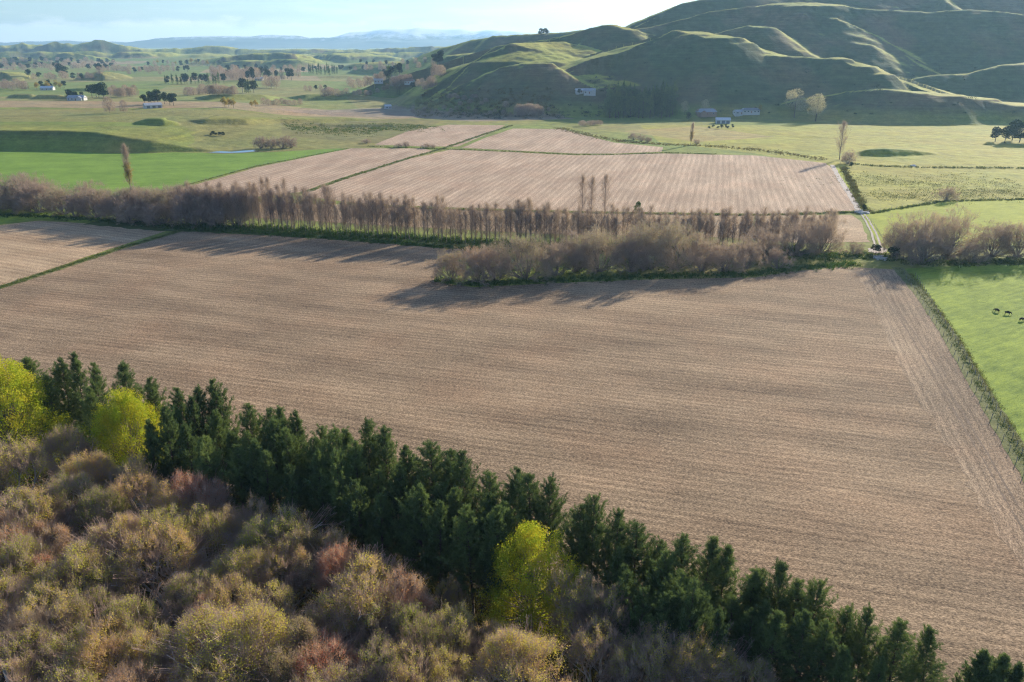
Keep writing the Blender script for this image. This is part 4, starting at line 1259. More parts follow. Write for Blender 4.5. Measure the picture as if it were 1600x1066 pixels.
# ---------------------------------------------------------------- far trees
fe = [far_crown(600 + i, 14, 5.5, 1500, .9, M_DARKG, 'dark_evergreen', .08) for i in range(3)]
fp = [far_crown(610 + i, 26, 5.6, 3400, .85, M_PINE, 'far_pine', .06, .45) for i in range(3)]
fb = [far_bare(620 + i, 12, 5.5, 1300, M_TWIGD, 'far_bare_tree') for i in range(3)]
fg = [far_crown(630 + i, 10, 4.0, 900, .7, M_GOLD, 'far_golden_tree', .1) for i in range(2)]
M_FARW = leaf_mat('pale_willow_leaves', [(0, (.30, .27, .18)), (.5, (.44, .39, .27)), (1, (.52, .43, .29))], .5)
fw = [far_crown(640 + i, 22, 9.5, 3800, .55, M_OLIVE, 'far_willow', .04) for i in range(2)]
for o in fw:
    o.data.materials[1] = M_FARW
MK = {'e': (fe, 14), 'p': (fp, 26), 'b': (fb, 12), 'g': (fg, 10), 'w': (fw, 22)}
PARTS.update({o.name: [] for v, _ in MK.values() for o in v})
def fput(kd, px, py, h, wd, label, group=None, cat='tree'):
    pl, bh = MK[kd]
    q = hit(px, py)
    s_ = h / bh
    o = place(pl[RNG.randrange(len(pl))], q.x, q.y, q.z, (s_ * wd, s_ * wd, s_), U(0, 6.28), label, cat, group)
    return o
# x0, x1, foot y, how many, height, width, kinds, wording
CL = [(948, 1052, 178, 17, 29, .95, 'p', 'tall pine, back row of the dark hill-foot block', 2), (950, 1050, 184, 16, 27, .95, 'p', 'tall pine, front row of the dark hill-foot block', 1.5),
      (1546, 1640, 222, 7, 15, 1.05, 'e', 'dark spreading evergreen in the clump at the right edge', 3), (806, 846, 182, 8, 12, .9, 'b', 'bare brushy tree in the shade at the hill foot', 2),
      (843, 856, 56, 4, 13, .9, 'e', 'dark tree in the clump on the skyline ridge', .6),
      (224, 275, 164, 7, 15, .8, 'e', 'dark evergreen in the group by the pale barn', 1.5), (140, 166, 153, 4, 20, .9, 'e', 'big dark evergreen right of the farmhouse', 2), (106, 130, 155, 4, 11, .9, 'e', 'dark evergreen left of the farmhouse', 1.5),
      (172, 215, 152, 9, 13, .9, 'b', 'bare tree in the grey row behind the farmhouse', 1.5), (0, 42, 140, 7, 13, 1, 'b', 'bare tree in the far left group', 2), (56, 104, 139, 7, 12, .9, 'ge', 'yellow-green tree by the far left shed', 1.5),
      (256, 352, 131, 17, 17, .7, 'pe', 'dark conifer in the far left belt', 1), (330, 405, 124, 12, 20, .85, 'b', 'bare tree behind the far conifer belt', 2.5), (352, 470, 124, 18, 22, .75, 'eeb', 'tree in the dark wood under the far hills', 4),
      (480, 530, 117, 12, 22, .6, 'p', 'dark conifer in the narrow far belt', 2.5), (592, 630, 124, 6, 18, .8, 'ep', 'dark tree in the far middle group', 2), (545, 600, 137, 10, 14, .95, 'b', 'bare tree in the thicket along the far road', 3),
      (600, 680, 139, 13, 13, .9, 'bbe', 'tree in the scattered group left of the hill foot', 3), (678, 692, 110, 4, 19, .8, 'e', 'tall dark tree in the clump on the lower hill', 3), (680, 692, 121, 3, 14, 1, 'b', 'bare tree below the clump on the lower hill', 1),
      (376, 398, 145, 4, 20, .8, 'ep', 'dark tree in the trio on the middle pasture', 1), (415, 438, 138, 3, 18, .8, 'be', 'tree beside the cone on the middle pasture', 1), (474, 520, 143, 6, 9, .9, 'eb', 'small tree on the middle pasture', 2),
      (290, 368, 149, 14, 12, 1.1, 'b', 'bare tree in the long low thicket on the left', 1.5), (410, 470, 165, 9, 7, 1.1, 'b', 'low bare tree along the straw field edge', 1), (505, 530, 152, 4, 13, 1, 'b', 'bare tree beside the far bank', 1),
      (0, 100, 108, 22, 16, 1, 'bbe', 'small tree in the far wood on the left', 3), (90, 180, 106, 20, 18, 1, 'bbe', 'small tree in the far wood below the blue hills', 4), (180, 260, 114, 12, 13, 1, 'be', 'small tree dotted on the far plain', 3), (230, 330, 102, 14, 16, .9, 'bge', 'small tree before the far round hill', 3),
      (40, 160, 124, 14, 13, 1, 'bbe', 'small tree on the far left pasture', 1), (150, 300, 112, 18, 15, .9, 'bbe', 'small tree on the middle far plain', 1), (330, 480, 113, 16, 16, .9, 'be', 'small tree behind the far dark wood', 3), (480, 640, 111, 18, 13, .9, 'be', 'small tree on the green flat under the far ridges', 1), (-10, 180, 99, 24, 18, 1.1, 'be', 'tiny tree at the foot of the blue skyline hills', 2), (530, 610, 149, 9, 8, 1.1, 'b', 'low bare tree near the far middle bank', 2),
      (90, 108, 118, 3, 24, 1, 'e', 'rounded dark clump on the far left pasture', 1), (560, 690, 104, 14, 14, .9, 'eb', 'small tree below the far ridges', 5), (700, 760, 160, 10, 5, 1.4, 'b', 'scrub on the shaded spur face', 8), (640, 860, 177, 22, 4.5, 1.3, 'b', 'scrub along the foot of the spur', 5),
      (350, 366, 168, 3, 10, .9, 'g', 'small golden-green tree on the straw field', .5), (393, 401, 168, 2, 9, .8, 'g', 'small golden tree right of the pair on the straw field', .5),
      (325, 352, 212, 5, 3, 1.4, 'e', 'low bush on the terrace slope', .8), (905, 940, 196, 9, 5, 1.1, 'b', 'dark low bush below the hill track', 2), (1105, 1148, 201, 7, 3.4, 1.3, 'e', 'low clipped bush before the white shed', 1.2)]
for x0, x1, fy, n, h, wd, kinds, word, jy in CL:
    xs = sorted(x0 + (x1 - x0) * (i + .5) / n + U(-.35, .35) * (x1 - x0) / n for i in range(n))
    for i, px in enumerate(xs):
        w = word.replace('bare tree', 'bare tree')
        fput(kinds[RNG.randrange(len(kinds))], px, fy + U(-jy, jy), h * U(.75, 1.15), wd * U(.9, 1.15), f"{word}, {ordinal(i + 1)} from the left" if n <= 60 else word, word if len(word) < 60 else word[:60])
for kd, px, py, h, wd, lb in (('b', 172, 177, 15, .8, 'bare tree on the field line, left of a pair'), ('b', 194, 177, 12, .7, 'bare tree on the field line, right of a pair'),
                              ('w', 1241, 184, 29, .95, 'large rounded pale grey willow under the hill, left of two'), ('w', 1274, 190, 28, .98, 'large rounded pale willow under the hill, right of two'),
                              ('w', 1070, 180, 15, .75, 'round golden-grey tree right of the pine block'), ('w', 1101, 177, 14, .85, 'round golden-brown tree behind the grey farmhouse'),
                              ('e', 1076, 189, 9, .9, 'dark shrub by the farmyard gate'), ('e', 1112, 181, 6, .9, 'small dark shrub right of the grey farmhouse'), ('g', 1187, 177, 8, .8, 'small golden tree by the long house'),
                              ('b', 790, 170, 7, 1.2, 'bare shrub low on the dark spur'), ('e', 905, 148, 6, 1, 'dark shrub left of the house on the slope'), ('e', 1330, 262, 3.5, 1.2, 'dark bush at the ditch corner by the track'),
                              ('e', 1349, 331, 3.6, .8, 'dark round bush at the culvert'), ('e', 1368, 398, 4.0, 1.2, 'dark green bush left of the lower culvert'), ('e', 1395, 405, 5, 1.3, 'dark green thicket right of the lower culvert')):
    fput(kd, px, py, h, wd, lb)

# low scrub too thick to count on the shaded spur and in the gullies
def hill_scrub(name, box, n, size, mats, seed):
    rng = np.random.default_rng(seed)
    V0, V1 = [], []
    for i in range(n):
        px = box[0] + (box[2] - box[0]) * rng.uniform(); py = box[1] + (box[3] - box[1]) * rng.uniform() ** .7
        q = hit(px, py)
        if q.y > 1500: continue
        s_ = size * rng.uniform(.4, 1.2)
        c = np.array(q) + rng.normal(size=(46, 3)) * np.array([s_, s_, s_ * .45]) + [0, 0, s_ * .5]
        V0.append(c)
    c = np.concatenate(V0)
    lf = leaves(c, size * .5, rng, .2)
    o = link(name, np_mesh(name, [(lf[0], lf[1], 0)]), None, mats)
    o['kind'] = 'stuff'
hill_scrub('hill_scrub', (650, 138, 870, 183), 260, 1.9, [M_BRUSH], 61)
hill_scrub('hill_scrub', (690, 165, 1000, 186), 120, 1.7, [M_DARKG], 62)
hill_scrub('gully_scrub', (1000, 90, 1600, 180), 60, 1.5, [M_DARKG], 63)
hill_scrub('gully_scrub', (920, 115, 965, 150), 30, 1.8, [M_DARKG], 64)

# ---------------------------------------------------------------- buildings
def box_mesh(name, x0, x1, y0, y1, z0, z1, bev=0):
    bm = bmesh.new()
    bmesh.ops.create_cube(bm, size=1)
    for v in bm.verts:
        v.co = Vector(((x0 + x1) / 2 + v.co.x * (x1 - x0), (y0 + y1) / 2 + v.co.y * (y1 - y0), (z0 + z1) / 2 + v.co.z * (z1 - z0)))
    me = bpy.data.meshes.new(name); bm.to_mesh(me); bm.free()
    return me
def wall_mesh(L_, W_, H_, rise):
    bm = bmesh.new()
    pts = [(-W_ / 2, -2), (W_ / 2, -2), (W_ / 2, H_), (0, H_ + rise), (-W_ / 2, H_)]
    a = [bm.verts.new((-L_ / 2, y, z)) for y, z in pts]; b = [bm.verts.new((L_ / 2, y, z)) for y, z in pts]
    bm.faces.new(a[::-1]); bm.faces.new(b)
    for i in range(5):
        bm.faces.new((a[i], a[(i + 1) % 5], b[(i + 1) % 5], b[i]))
    me = bpy.data.meshes.new('wall'); bm.to_mesh(me); bm.free()
    return me
def roof_mesh(L_, W_, H_, rise, over=.5, th=.14, hip=0):
    bm = bmesh.new()
    k = rise / (W_ / 2)
    for s_ in (-1, 1):
        y1, z1 = s_ * (W_ / 2 + over), H_ - over * k + .06
        x = L_ / 2 + over
        q = [(-x, y1, z1), (x, y1, z1), (x - hip, 0, H_ + rise + .06), (-x + hip, 0, H_ + rise + .06)]
        lo = [bm.verts.new(p) for p in q]; up = [bm.verts.new((p[0], p[1], p[2] + th)) for p in q]
        bm.faces.new(lo); bm.faces.new(up[::-1])
        for i in range(4):
            bm.faces.new((lo[i], lo[(i + 1) % 4], up[(i + 1) % 4], up[i]))
    if hip:
        for s_ in (-1, 1):
            x = s_ * (L_ / 2 + over)
            zz = H_ - over * k + .06 + th
            f = [bm.verts.new(p) for p in ((x, -W_ / 2 - over, zz), (x, W_ / 2 + over, zz), (x - s_ * hip, 0, H_ + rise + .06 + th))]
            bm.faces.new(f)
    bmesh.ops.recalc_face_normals(bm, faces=bm.faces)
    me = bpy.data.meshes.new('roof'); bm.to_mesh(me); bm.free()
    return me
M_WHITEW = simple('white_weatherboard', (.48, .48, .46), .7, .08, 1.0)
M_BRICK = simple('brown_brick_wall', (.30, .20, .15), .85, .2, 2.0)
M_GREYR = simple('grey_iron_roof', (.30, .32, .35), .45, .15, .8)
M_DKR = simple('dark_iron_roof', (.14, .15, .17), .5, .15, .8)
M_WHR = simple('pale_iron_roof', (.52, .54, .56), .4, .08, .8)
M_RUSTR = simple('rusty_iron_roof', (.34, .22, .17), .7, .25, .8)
M_GLASS = simple('window_glass', (.03, .04, .05), .1)
M_FRAME = simple('painted_trim', (.75, .75, .73), .6)
M_DOOR = simple('painted_door', (.25, .12, .09), .6)
M_CONC = simple('weathered_concrete', (.55, .53, .50), .9, .15, 2.0)
M_POST = simple('grey_fence_timber', (.30, .27, .23), .9, .25, 4.0)
M_WIRE = simple('fence_wire', (.16, .15, .14), .9)
M_ROCK = simple('pale_rock', (.62, .60, .55), .9, .15, 1.0)
def house(name, px, py, L_, W_, H_, rise, rz, wallm, roofm, label, cat='house', nwin=3, hip=0, chim=True, ext=None, bigdoor=False):
    q = hit(px, py)
    r = empty(name, (q.x, q.y, q.z + .15), rz)
    link('wall', wall_mesh(L_, W_, H_, rise), r, [wallm])
    rf = link('roof', roof_mesh(L_, W_, H_, rise, hip=hip), r, [roofm])
    if chim:
        c = link('chimney', box_mesh('chimney', L_ * .22, L_ * .22 + .8, .6, 1.4, H_ + rise * .5, H_ + rise + 1.1), rf, [M_BRICK])
    for s_ in (-1,):
        for i in range(nwin):
            x = -L_ / 2 + L_ * (i + .5) / nwin
            if bigdoor:
                link('door', box_mesh('door', x - 1.5, x + 1.5, -W_ / 2 - .06, -W_ / 2 + .05, 0, H_ * .8), r, [M_DKR]); continue
            if i == nwin // 2:
                link('door', box_mesh('door', x - .5, x + .5, -W_ / 2 - .06, -W_ / 2 + .05, 0, 2.05), r, [M_DOOR]); continue
            w = link('window', box_mesh('window', x - .9, x + .9, -W_ / 2 - .05, -W_ / 2 + .05, .9, 2.2), r, [M_FRAME])
            link('pane', box_mesh('pane', x - .78, x + .78, -W_ / 2 - .075, -W_ / 2 - .045, 1.0, 2.1), w, [M_GLASS])
    w = link('window', box_mesh('window', -L_ / 2 - .05, -L_ / 2 + .05, -.8, .8, .9, 2.2), r, [M_FRAME])
    link('pane', box_mesh('pane', -L_ / 2 - .075, -L_ / 2 - .045, -.68, .68, 1.0, 2.1), w, [M_GLASS])
    if ext:
        ex, ey, el, ew = ext
        me = wall_mesh(el, ew, H_ * .9, rise * .7); me.transform(Matrix.Translation((ex, ey, 0)) @ Matrix.Rotation(R(90), 4, 'Z'))
        link('wing', me, r, [wallm])
        me = roof_mesh(el, ew, H_ * .9, rise * .7); me.transform(Matrix.Translation((ex, ey, .02)) @ Matrix.Rotation(R(90), 4, 'Z'))
        link('wing_roof', me, r, [roofm])
    tag(r, label, cat)
    return r
house('farm_house', 1103, 180, 19, 9, 3.0, 2.6, .1, M_BRICK, M_GREYR, 'grey-roofed brick farmhouse below the round golden-brown tree', ext=(-5, -4, 8, 6), hip=3)
house('white_shed', 1129, 193, 13, 8, 3.2, 1.9, -.12, M_WHITEW, M_WHR, 'white gable shed on the pasture edge below the farmhouses', 'shed', 3, chim=False, bigdoor=True)
house('long_house', 1172, 178, 17, 8, 2.8, 1.8, .05, M_WHITEW, M_DKR, 'long low dark-roofed house right of the grey farmhouse', nwin=5, hip=2.5)
house('garden_shed', 1153, 180, 9, 6, 2.6, 1.6, .3, M_WHITEW, M_GREYR, 'small grey-roofed shed left of the long low house', 'shed', 2, chim=False)
house('hill_house', 921, 147, 12, 7, 3.0, 2.2, -.1, M_WHITEW, M_GREYR, 'white house in the shade on the slope left of the pine block', ext=(4, -3, 7, 5))
house('hill_shed', 905, 146, 8, 5, 2.5, 1.2, .2, M_WHITEW, M_WHR, 'small pale shed left of the white house on the slope', 'shed', 2, chim=False)
house('white_hut', 606, 170, 7, 5, 2.8, 1.4, .5, M_WHITEW, M_WHR, 'white shed alone at the shaded foot of the left spur', 'shed', 2, chim=False)
house('villa', 121, 157, 19, 8, 3.0, 2.4, 0, M_WHITEW, M_GREYR, 'pale wide farmhouse between dark evergreens on the left plain', nwin=5, ext=(5, -3, 7, 6), hip=3)
house('low_barn', 239, 169, 16, 7, 2.8, 2.0, .75, M_WHITEW, M_GREYR, 'pale long barn before the dark evergreen group', 'barn', 3, chim=False, bigdoor=True)
house('far_house', 75, 141, 17, 8, 3.0, 2.4, .1, M_WHITEW, M_WHR, 'white-roofed house by yellow-green trees at far left', nwin=3)
house('roadside_house', 592, 135, 12, 8, 3.2, 2.4, .2, M_WHITEW, M_WHR, 'small white house beside dark trees on the far road')
house('roadside_house', 640, 133, 12, 8, 3.2, 2.4, -.2, M_WHITEW, M_RUSTR, 'small rusty-roofed house right of the white one on the far road')
house('roadside_house', 405, 126, 14, 9, 3.2, 2.4, .1, M_WHITEW, M_WHR, 'tiny white house before the far dark wood')

# ---------------------------------------------------------------- fences
post_me = bpy.data.meshes.new('post')
bm = bmesh.new()
bmesh.ops.create_cone(bm, cap_ends=True, segments=6, radius1=.07, radius2=.06, depth=1.6)
for v in bm.verts: v.co.z += .5
bm.to_mesh(post_me); bm.free(); post_me.materials.append(M_POST)
def fence(name, pts, step, label, mx_=95, off=(0, 0)):
    P = [at(*p) if len(p) == 2 else Vector(p) for p in pts]
    q0 = P[0]
    r = empty(name, (q0.x, q0.y, 0))
    tag(r, label, 'fence')
    ps = along(P, step)[:mx_]
    segs = []
    prev = None
    for p in ps:
        g = hz(p.x, p.y) if p.y > 60 else 0
        o = bpy.data.objects.new('post', post_me); COL.objects.link(o); o.parent = r
        o.location = (p.x - q0.x, p.y - q0.y, g)
        o.rotation_euler = (U(-.04, .04), U(-.04, .04), U(0, 3))
        cur = np.array([p.x - q0.x, p.y - q0.y, g])
        if prev is not None:
            for hgt in (.35, .6, .85, 1.1):
                segs.append((*(prev + [0, 0, hgt]), *(cur + [0, 0, hgt]), .006, .006))
        prev = cur
    tb = tubes(segs, 3)
    link('wire', np_mesh('wire', [(tb[0], tb[1], 0)]), r, [M_WIRE])
fence('paddock_fence', [(1430, 432), (1500, 545), (1615, 742), (1780, 1010)], 3.2, 'post and wire fence between the ditch and the bright near paddock')
fence('field_fence', [(1412, 430), (1480, 535), (1590, 728), (1730, 960)], 4.5, 'post and wire fence on the stubble side of the right-hand ditch')
fence('crop_fence', [(238, 303), (300, 287), (400, 260), (545, 232)], 4.0, 'post and wire fence between the young green crop and the stubble')
fence('cross_fence', [(1366, 331), (1480, 313), (1600, 311), (1750, 312)], 4.0, 'post and wire fence on the far side of the middle green paddock')
fence('terrace_fence', [(*hit(0, 178).to_2d(), 0), (*hit(240, 177.5).to_2d(), 0), (*hit(520, 178).to_2d(), 0)], 7.0, 'long fence line on the terrace along the straw-coloured field')
fence('lane_fence', [(1352, 340), (1368, 356), (1384, 385)], 3.0, 'short fence on the grassy side of the twin-rutted track')

# ---------------------------------------------------------------- verges, ditches and the track
def strip(name, pts, w, mat, z=.09, jit=.3, seed=1):
    P = [at(*p).to_2d() for p in pts]
    left, right = [], []
    rng = random.Random(seed)
    fine = []
    for a, b in zip(P[:-1], P[1:]):
        n = max(1, int((b - a).length / 3))
        fine += [a.lerp(b, i / n) for i in range(n)]
    fine.append(P[-1])
    for i, p in enumerate(fine):
        d = (fine[min(i + 1, len(fine) - 1)] - fine[max(i - 1, 0)]).normalized()
        nrm = Vector((-d.y, d.x))
        left.append(p + nrm * (w / 2 + rng.uniform(-jit, jit))); right.append(p - nrm * (w / 2 + rng.uniform(-jit, jit)))
    V = np.array([(p.x, p.y, z) for p in left + right])
    n = len(left)
    Fc = np.array([(i, i + n, i + n + 1, i + 1) for i in range(n - 1)])
    return structure(link(name, np_mesh(name, [(V, Fc, 0)]), None, [mat]))
def tufts(name, pts, w, per_m, hgt, mats, label=None, seed=1, wpos=False, wid=.10, clump=.35):
    """rough growth along a line"""
    rng = np.random.default_rng(seed)
    P = [Vector(p) for p in pts] if wpos else [at(*p) for p in pts]
    C = []
    for a, b in zip(P[:-1], P[1:]):
        ln = (b - a).length
        n = int(ln * per_m)
        t = rng.uniform(0, 1, n)[:, None]
        d = (b - a).normalized(); nr = np.array([-d.y, d.x])
        A, B = np.array(a)[:2], np.array(b)[:2]
        C.append(A + (B - A) * t + nr * (rng.normal(size=n) * w / 3.2)[:, None])
    C = np.concatenate(C)
    n = len(C)
    hs_ = fbm(C[:, 0] / 3.0, C[:, 1] / 3.0, seed, 3) * .8 + 1
    k = 9
    q = np.repeat(C, k, 0) + rng.normal(size=(n * k, 2)) * clump
    base = np.column_stack([q, height(q[:, 0], q[:, 1]) * (q[:, 1] > 480)])
    hh = np.repeat(np.clip(hs_, .3, 2), k) * hgt
    d = np.column_stack([rng.normal(size=(n * k, 2)) * .4, np.ones(n * k)])
    b = blades(base, d, hh * rng.uniform(.5, 1.2, n * k), wid, rng)
    lf = leaves(base[::2] + np.column_stack([np.zeros((len(base[::2]), 2)), hh[::2] * rng.uniform(.1, .9, len(base[::2]))]), wid * 2.4, rng, .3)
    o = link(name, np_mesh(name, [(b[0], b[1], 0), (lf[0], lf[1], 1)]), None, mats)
    o['kind'] = 'stuff'
    return o
HB = [(262, 358), (330, 362), (420, 366), (560, 376), (700, 388), (790, 396)]
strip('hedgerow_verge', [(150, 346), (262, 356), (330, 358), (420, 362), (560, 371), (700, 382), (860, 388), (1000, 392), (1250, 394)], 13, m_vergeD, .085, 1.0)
tufts('hedge_bottom_weeds', [(x, y - 1) for x, y in HB], 5, 6, .9, [M_WEED, M_WEED], seed=3, wid=.16)
tufts('hedge_floor_weeds', [(270, 352), (420, 358), (560, 368), (700, 377), (860, 384), (1000, 388), (1250, 388)], 9, 7, 1.6, [M_WEED, M_BRUSH], seed=4, wid=.16)
tufts('clump_weeds', [(682, 438), (740, 445), (860, 439), (1010, 433), (1180, 429), (1240, 420), (1340, 413)], 5.5, 7, 1.0, [M_WEED, M_WEED], seed=5, wid=.16)
tufts('clump_floor_weeds', [(700, 425), (800, 425), (1010, 412), (1180, 405), (1300, 402)], 14, 6, 1.1, [M_WEED, M_DRYG], seed=6, wid=.16)
tufts('left_hedge_weeds', [(-60, 335), (60, 338), (150, 344), (262, 355)], 6, 5, .9, [M_WEED, M_WEED], seed=7, wid=.16)
tufts('corner_weeds', [(1250, 400), (1330, 400), (1365, 398), (1400, 408), (1480, 410), (1620, 408)], 9, 7, 1.0, [M_WEED, M_DRYG], seed=8, wid=.16)
strip('ditch_bank_grass', [(1402, 418), (1440, 462), (1480, 520), (1602, 728), (1780, 1010), (1860, 1130)], 3.8, m_verge, .1, .25)
tufts('ditch_growth', [(1405, 420), (1440, 462), (1483, 520), (1604, 728), (1780, 1010)], 1.4, 5, .3, [M_WEED, M_DRYG], seed=9, wid=.08, clump=.3)
tufts('ditch_edge_grass', [(1420, 425), (1455, 470), (1495, 525), (1614, 728), (1790, 1010)], 1.2, 7, .4, [M_DRYG, M_DRYG], seed=10, wid=.07)
strip('left_boundary_grass', [(-260, 512), (0, 450), (90, 421), (180, 391), (282, 361)], 3.4, m_verge, .1, .4)
tufts('left_boundary_weeds', [(-260, 512), (0, 450), (90, 421), (180, 391), (282, 361)], 2.4, 7, .6, [M_WEED, M_DRYG], seed=11, wid=.1)
strip('far_boundary_grass', [(470, 303), (545, 277), (640, 247), (690, 233), (760, 209), (800, 196)], 3.4, m_verge, .1, .6)
tufts('far_boundary_weeds', [(470, 303), (545, 277), (640, 247), (690, 233), (760, 209), (800, 196)], 3, 3, .45, [M_DRYG, M_WEED], seed=12, wid=.18)
tufts('cross_ditch_weeds', [(575, 229), (690, 233), (800, 237), (900, 242), (960, 242), (1040, 239), (1120, 241)], 4, 3, .45, [M_DRYG, M_WEED], seed=13, wid=.18)
tufts('upper_ditch_weeds', [(870, 200), (925, 213), (980, 222), (1040, 226), (1110, 228), (1200, 236), (1290, 250)], 12, 4, .55, [M_DRYG, M_BRUSH], seed=14, wid=.2)
tufts('crop_fence_grass', [(238, 303), (300, 287), (400, 260), (545, 232)], 1.0, 3, .3, [M_DRYG, M_WEED], seed=15, wid=.10)
tufts('track_ditch_growth', [(1318, 262), (1334, 295), (1350, 328), (1360, 334)], 3.5, 7, .9, [M_BRUSH, M_DRYG], seed=16, wid=.13)
tufts('paddock_fence_growth', [(1362, 334), (1400, 327), (1476, 315), (1600, 312)], 2.0, 4, .8, [M_DRYG, M_WEED], seed=17, wid=.14)
tufts('pasture_line_growth', [(1335, 256), (1380, 260), (1460, 262), (1600, 263)], 4, 2.5, .8, [M_DRYG, M_WEED], seed=18, wid=.2)
tufts('drain_growth', [(560, 322), (700, 328), (900, 333), (1180, 337), (1345, 332)], 2.5, 5, .9, [M_WEED, M_DRYG], seed=19, wid=.14)
tufts('rough_marsh_growth', [(450, 206), (520, 203), (600, 203), (660, 196)], 60, 9, .5, [M_DRYG, M_WEED], seed=20, wid=.3, clump=1.0)
tufts('rough_pasture_growth', [(1350, 275), (1400, 290), (1450, 285), (1600, 290)], 70, 6, .22, [M_DRYG, M_DRYG], seed=21, wid=.2, clump=1.2)
tufts('rough_pasture_growth', [(1350, 300), (1420, 310), (1500, 300), (1600, 302)], 30, 5, .22, [M_DRYG, M_DRYG], seed=22, wid=.2, clump=1.2)
tufts('green_strip_growth', [(1345, 398), (1300, 399), (1260, 402)], 9, 6, .5, [M_WEED, M_WEED], seed=23, wid=.14)
# undergrowth of the wood
uw = [at(x, y).to_2d() for x, y in ((-150, 640), (0, 700), (200, 760), (400, 860), (600, 960), (800, 1060), (1000, 1150), (1200, 1260))]
tufts('woodland_undergrowth', [(p.x, p.y + 3, 0) for p in uw], 16, 55, 1.3, [M_BRUSH, M_BRUSH], seed=24, wpos=True, wid=.12, clump=.5)
tufts('woodland_undergrowth', [(p.x - 4, p.y - 14, 0) for p in uw], 24, 40, 1.2, [M_BRUSH, M_WEED], seed=25, wpos=True, wid=.12, clump=.5)
tufts('belt_edge_grass', [(p.x + 4, p.y + 15, 0) for p in uw], 5, 20, .5, [M_DRYG, M_WEED], seed=26, wpos=True, wid=.08)

strip('track', [(1300, 258), (1312, 280), (1328, 305), (1345, 334)], 2.6, m_dirt, .11, .3, 2)
strip('track', [(1345, 334), (1352, 345), (1362, 365), (1367, 384), (1369, 396)], .7, m_dirt, .115, .12, 3)
strip('track', [(1350, 334), (1358, 345), (1369, 365), (1376, 384), (1378, 396)], .7, m_dirt, .115, .12, 4)
strip('track_verge', [(1308, 262), (1322, 285), (1340, 312), (1354, 332), (1366, 350), (1378, 372), (1390, 396)], 5, m_padB, .095, .4, 5)
sheet('dirt_patch', [(1356, 388), (1374, 384), (1388, 389), (1386, 394), (1368, 396), (1354, 393)], m_dirt, .12, .5, 2, 7)
sheet('pond', [(326, 238.2), (345, 236.3), (362, 237.2), (378, 235.6), (398, 234.4), (400, 236.6), (380, 238.4), (352, 239.2)], m_water, .13, .3, 3, 8)
sheet('pond_margin', [(318, 239.2), (345, 235.6), (378, 234.8), (402, 233.6), (406, 237.2), (380, 239.6), (350, 240.6)], m_verge, .1, .8, 3, 9)

m_rut = simple('compacted_soil', (.17, .12, .08), .95, .3, 1.5)
for k_, pts in enumerate(([(1352, 424), (1420, 520), (1545, 735), (1740, 1080)], [(1358, 424), (1429, 520), (1558, 735), (1758, 1080)], [(110, 500), (170, 493), (240, 488), (270, 480)])):
    strip('wheel_mark', pts, .26, m_rut, .085 + .002 * k_, .13, 40 + k_)
def culvert(px, py, rz, s_, label):
    q = at(px, py)
    r = empty('culvert', (q.x, q.y, 0), rz)
    tag(r, label, 'culvert')
    link('slab', box_mesh('slab', -1.9 * s_, 1.9 * s_, -1.2 * s_, 1.2 * s_, .15, .5), r, [M_CONC])
    link('headwall', box_mesh('headwall', -2.3 * s_, 2.3 * s_, -1.55 * s_, -1.22 * s_, -.3, .95), r, [M_CONC])
    link('headwall', box_mesh('headwall', -2.3 * s_, 2.3 * s_, 1.22 * s_, 1.55 * s_, -.3, .95), r, [M_CONC])
    me = box_mesh('block', -.8 * s_, .7 * s_, -2.9 * s_, -1.9 * s_, -.1, .55); me.transform(Matrix.Rotation(.4, 4, 'Z'))
    link('block', me, r, [M_CONC])
culvert(1346, 333, .5, 1.15, 'pale concrete culvert where the straight track crosses the drain')
culvert(1375, 405, .1, .8, 'small concrete culvert below the twin-rutted track at the field corner')
def rock(px, py, w, label):
    q = hit(px, py)
    bm = bmesh.new(); bmesh.ops.create_icosphere(bm, subdivisions=3, radius=1)
    for v in bm.verts:
        k = 1 + .25 * math.sin(v.co.x * 4 + 1) * math.cos(v.co.y * 5) + U(-.05, .05)
        v.co = Vector((v.co.x * w / 2 * k, v.co.y * w / 3 * k, max(-.1, v.co.z) * w / 4.5 * k))
    me = bpy.data.meshes.new('boulder'); bm.to_mesh(me); bm.free()
    o = link('boulder', me, None, [M_ROCK]); o.location = q
    tag(o, label, 'boulder')
rock(1427, 260, 4.0, 'long pale boulder lying alone in the right-hand rough pasture')

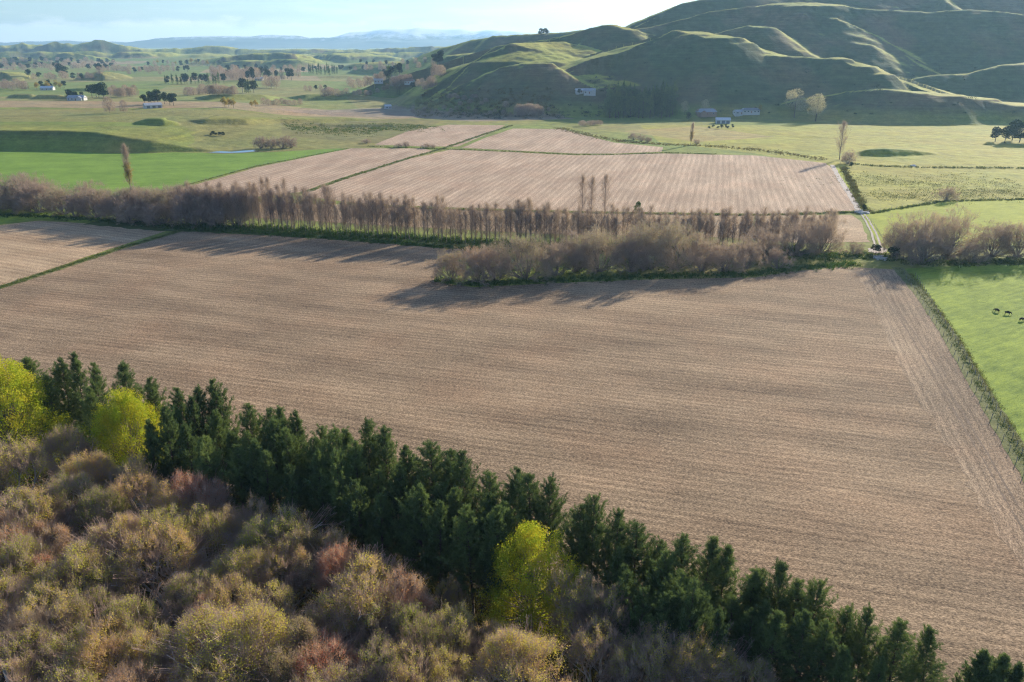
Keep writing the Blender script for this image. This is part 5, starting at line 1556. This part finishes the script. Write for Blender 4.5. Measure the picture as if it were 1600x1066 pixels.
# ---------------------------------------------------------------- grazing cattle
M_COW = simple('black_cattle_coat', (.018, .014, .012), .7, .3, 3.0)
def cow_mesh():
    me = bpy.data.meshes.new('cow')
    V, E, Rr = [], [], []
    def v(x, y, z, r, par=None, r2=None):
        V.append((x, y, z)); Rr.append((r, r2 or r))
        if par is not None: E.append((par, len(V) - 1))
        return len(V) - 1
    rump = v(-.72, 0, 1.10, .34, None, .40)
    loin = v(-.32, 0, 1.04, .38, rump, .47)
    belly = v(.12, 0, .98, .42, loin, .52)
    chest = v(.52, 0, 1.00, .36, belly, .46)
    neck = v(.84, 0, .98, .21, chest, .27)
    neck2 = v(1.18, 0, .72, .14, neck, .18)
    poll = v(1.36, 0, .50, .13, neck2, .14)
    face = v(1.44, 0, .30, .095, poll)
    v(1.48, 0, .12, .075, face)
    for s_ in (-1, 1):
        a = v(.58, s_ * .20, .72, .13, chest); b = v(.55, s_ * .20, .40, .065, a); c = v(.57, s_ * .20, .10, .05, b); v(.62, s_ * .20, .03, .06, c)
        a = v(-.80, s_ * .20, .78, .17, rump); b = v(-.70, s_ * .20, .56, .09, a); b2 = v(-.86, s_ * .20, .42, .06, b); c = v(-.82, s_ * .20, .10, .05, b2); v(-.77, s_ * .20, .03, .06, c)
        v(1.30, s_ * .22, .55, .035, poll)
    t = v(-1.08, 0, 1.12, .05, rump); t2 = v(-1.16, 0, .8, .025, t); v(-1.14, 0, .5, .04, t2)
    me.from_pydata(V, E, [])
    return me, Rr
cow0 = None
for i, (px, py, rz, lb) in enumerate(((1557, 488, 1.9, 'dark cow standing leftmost of three in the near green paddock'), (1574, 492, -.4, 'dark cow grazing between the other two in the near paddock'), (1596, 502, .2, 'dark cow nearest the right edge of the photo'))):
    q = at(px, py)
    if cow0 is None:
        me, Rr = cow_mesh()
        cow0 = link('cow', me, None, [M_COW])
        sk = cow0.modifiers.new('skin', 'SKIN')
        for k_, rr in enumerate(Rr):
            me.skin_vertices[0].data[k_].radius = rr
        me.skin_vertices[0].data[0].use_root = True
        ss = cow0.modifiers.new('sub', 'SUBSURF'); ss.levels = ss.render_levels = 1
        dg = bpy.context.evaluated_depsgraph_get()
        me2 = bpy.data.meshes.new_from_object(cow0.evaluated_get(dg))
        cow0.modifiers.clear(); cow0.data = me2
        if not me2.materials: me2.materials.append(M_COW)
        o = cow0
    else:
        o = cow0.copy(); COL.objects.link(o)
    z = hz(q.x, q.y)
    o.location = (q.x, q.y, max(.05, z)); o.rotation_euler = (0, 0, rz); o.scale = (.74,) * 3
    tag(o, lb, 'cow', 'cows in the near green paddock')

# prototypes nobody placed go away with their parts
for nm_ in [n_ for n_ in PARTS if n_ not in USED]:
    r_ = bpy.data.objects.get(nm_)
    for c_ in PARTS[nm_]:
        bpy.data.objects.remove(c_)
    if r_: bpy.data.objects.remove(r_)
# ---------------------------------------------------------------- the air
def build_haze():
    bm = bmesh.new()
    bmesh.ops.create_cube(bm, size=1)
    for v in bm.verts:
        v.co = Vector((v.co.x * 54000, 6500 + v.co.y * 17000, 171 + v.co.z * 358))
    me = bpy.data.meshes.new('haze'); bm.to_mesh(me); bm.free()
    m, t, out = new_mat('hazy_air')
    v = N(t, 'ShaderNodeVolumePrincipled')
    v.inputs['Color'].default_value = (.42, .70, 1.0, 1)
    v.inputs['Density'].default_value = 7.6e-5
    v.inputs['Anisotropy'].default_value = .35
    L(t, v.outputs[0], out.inputs['Volume'])
    o = link('haze', me, None, [m])
    o['kind'] = 'stuff'
build_haze()
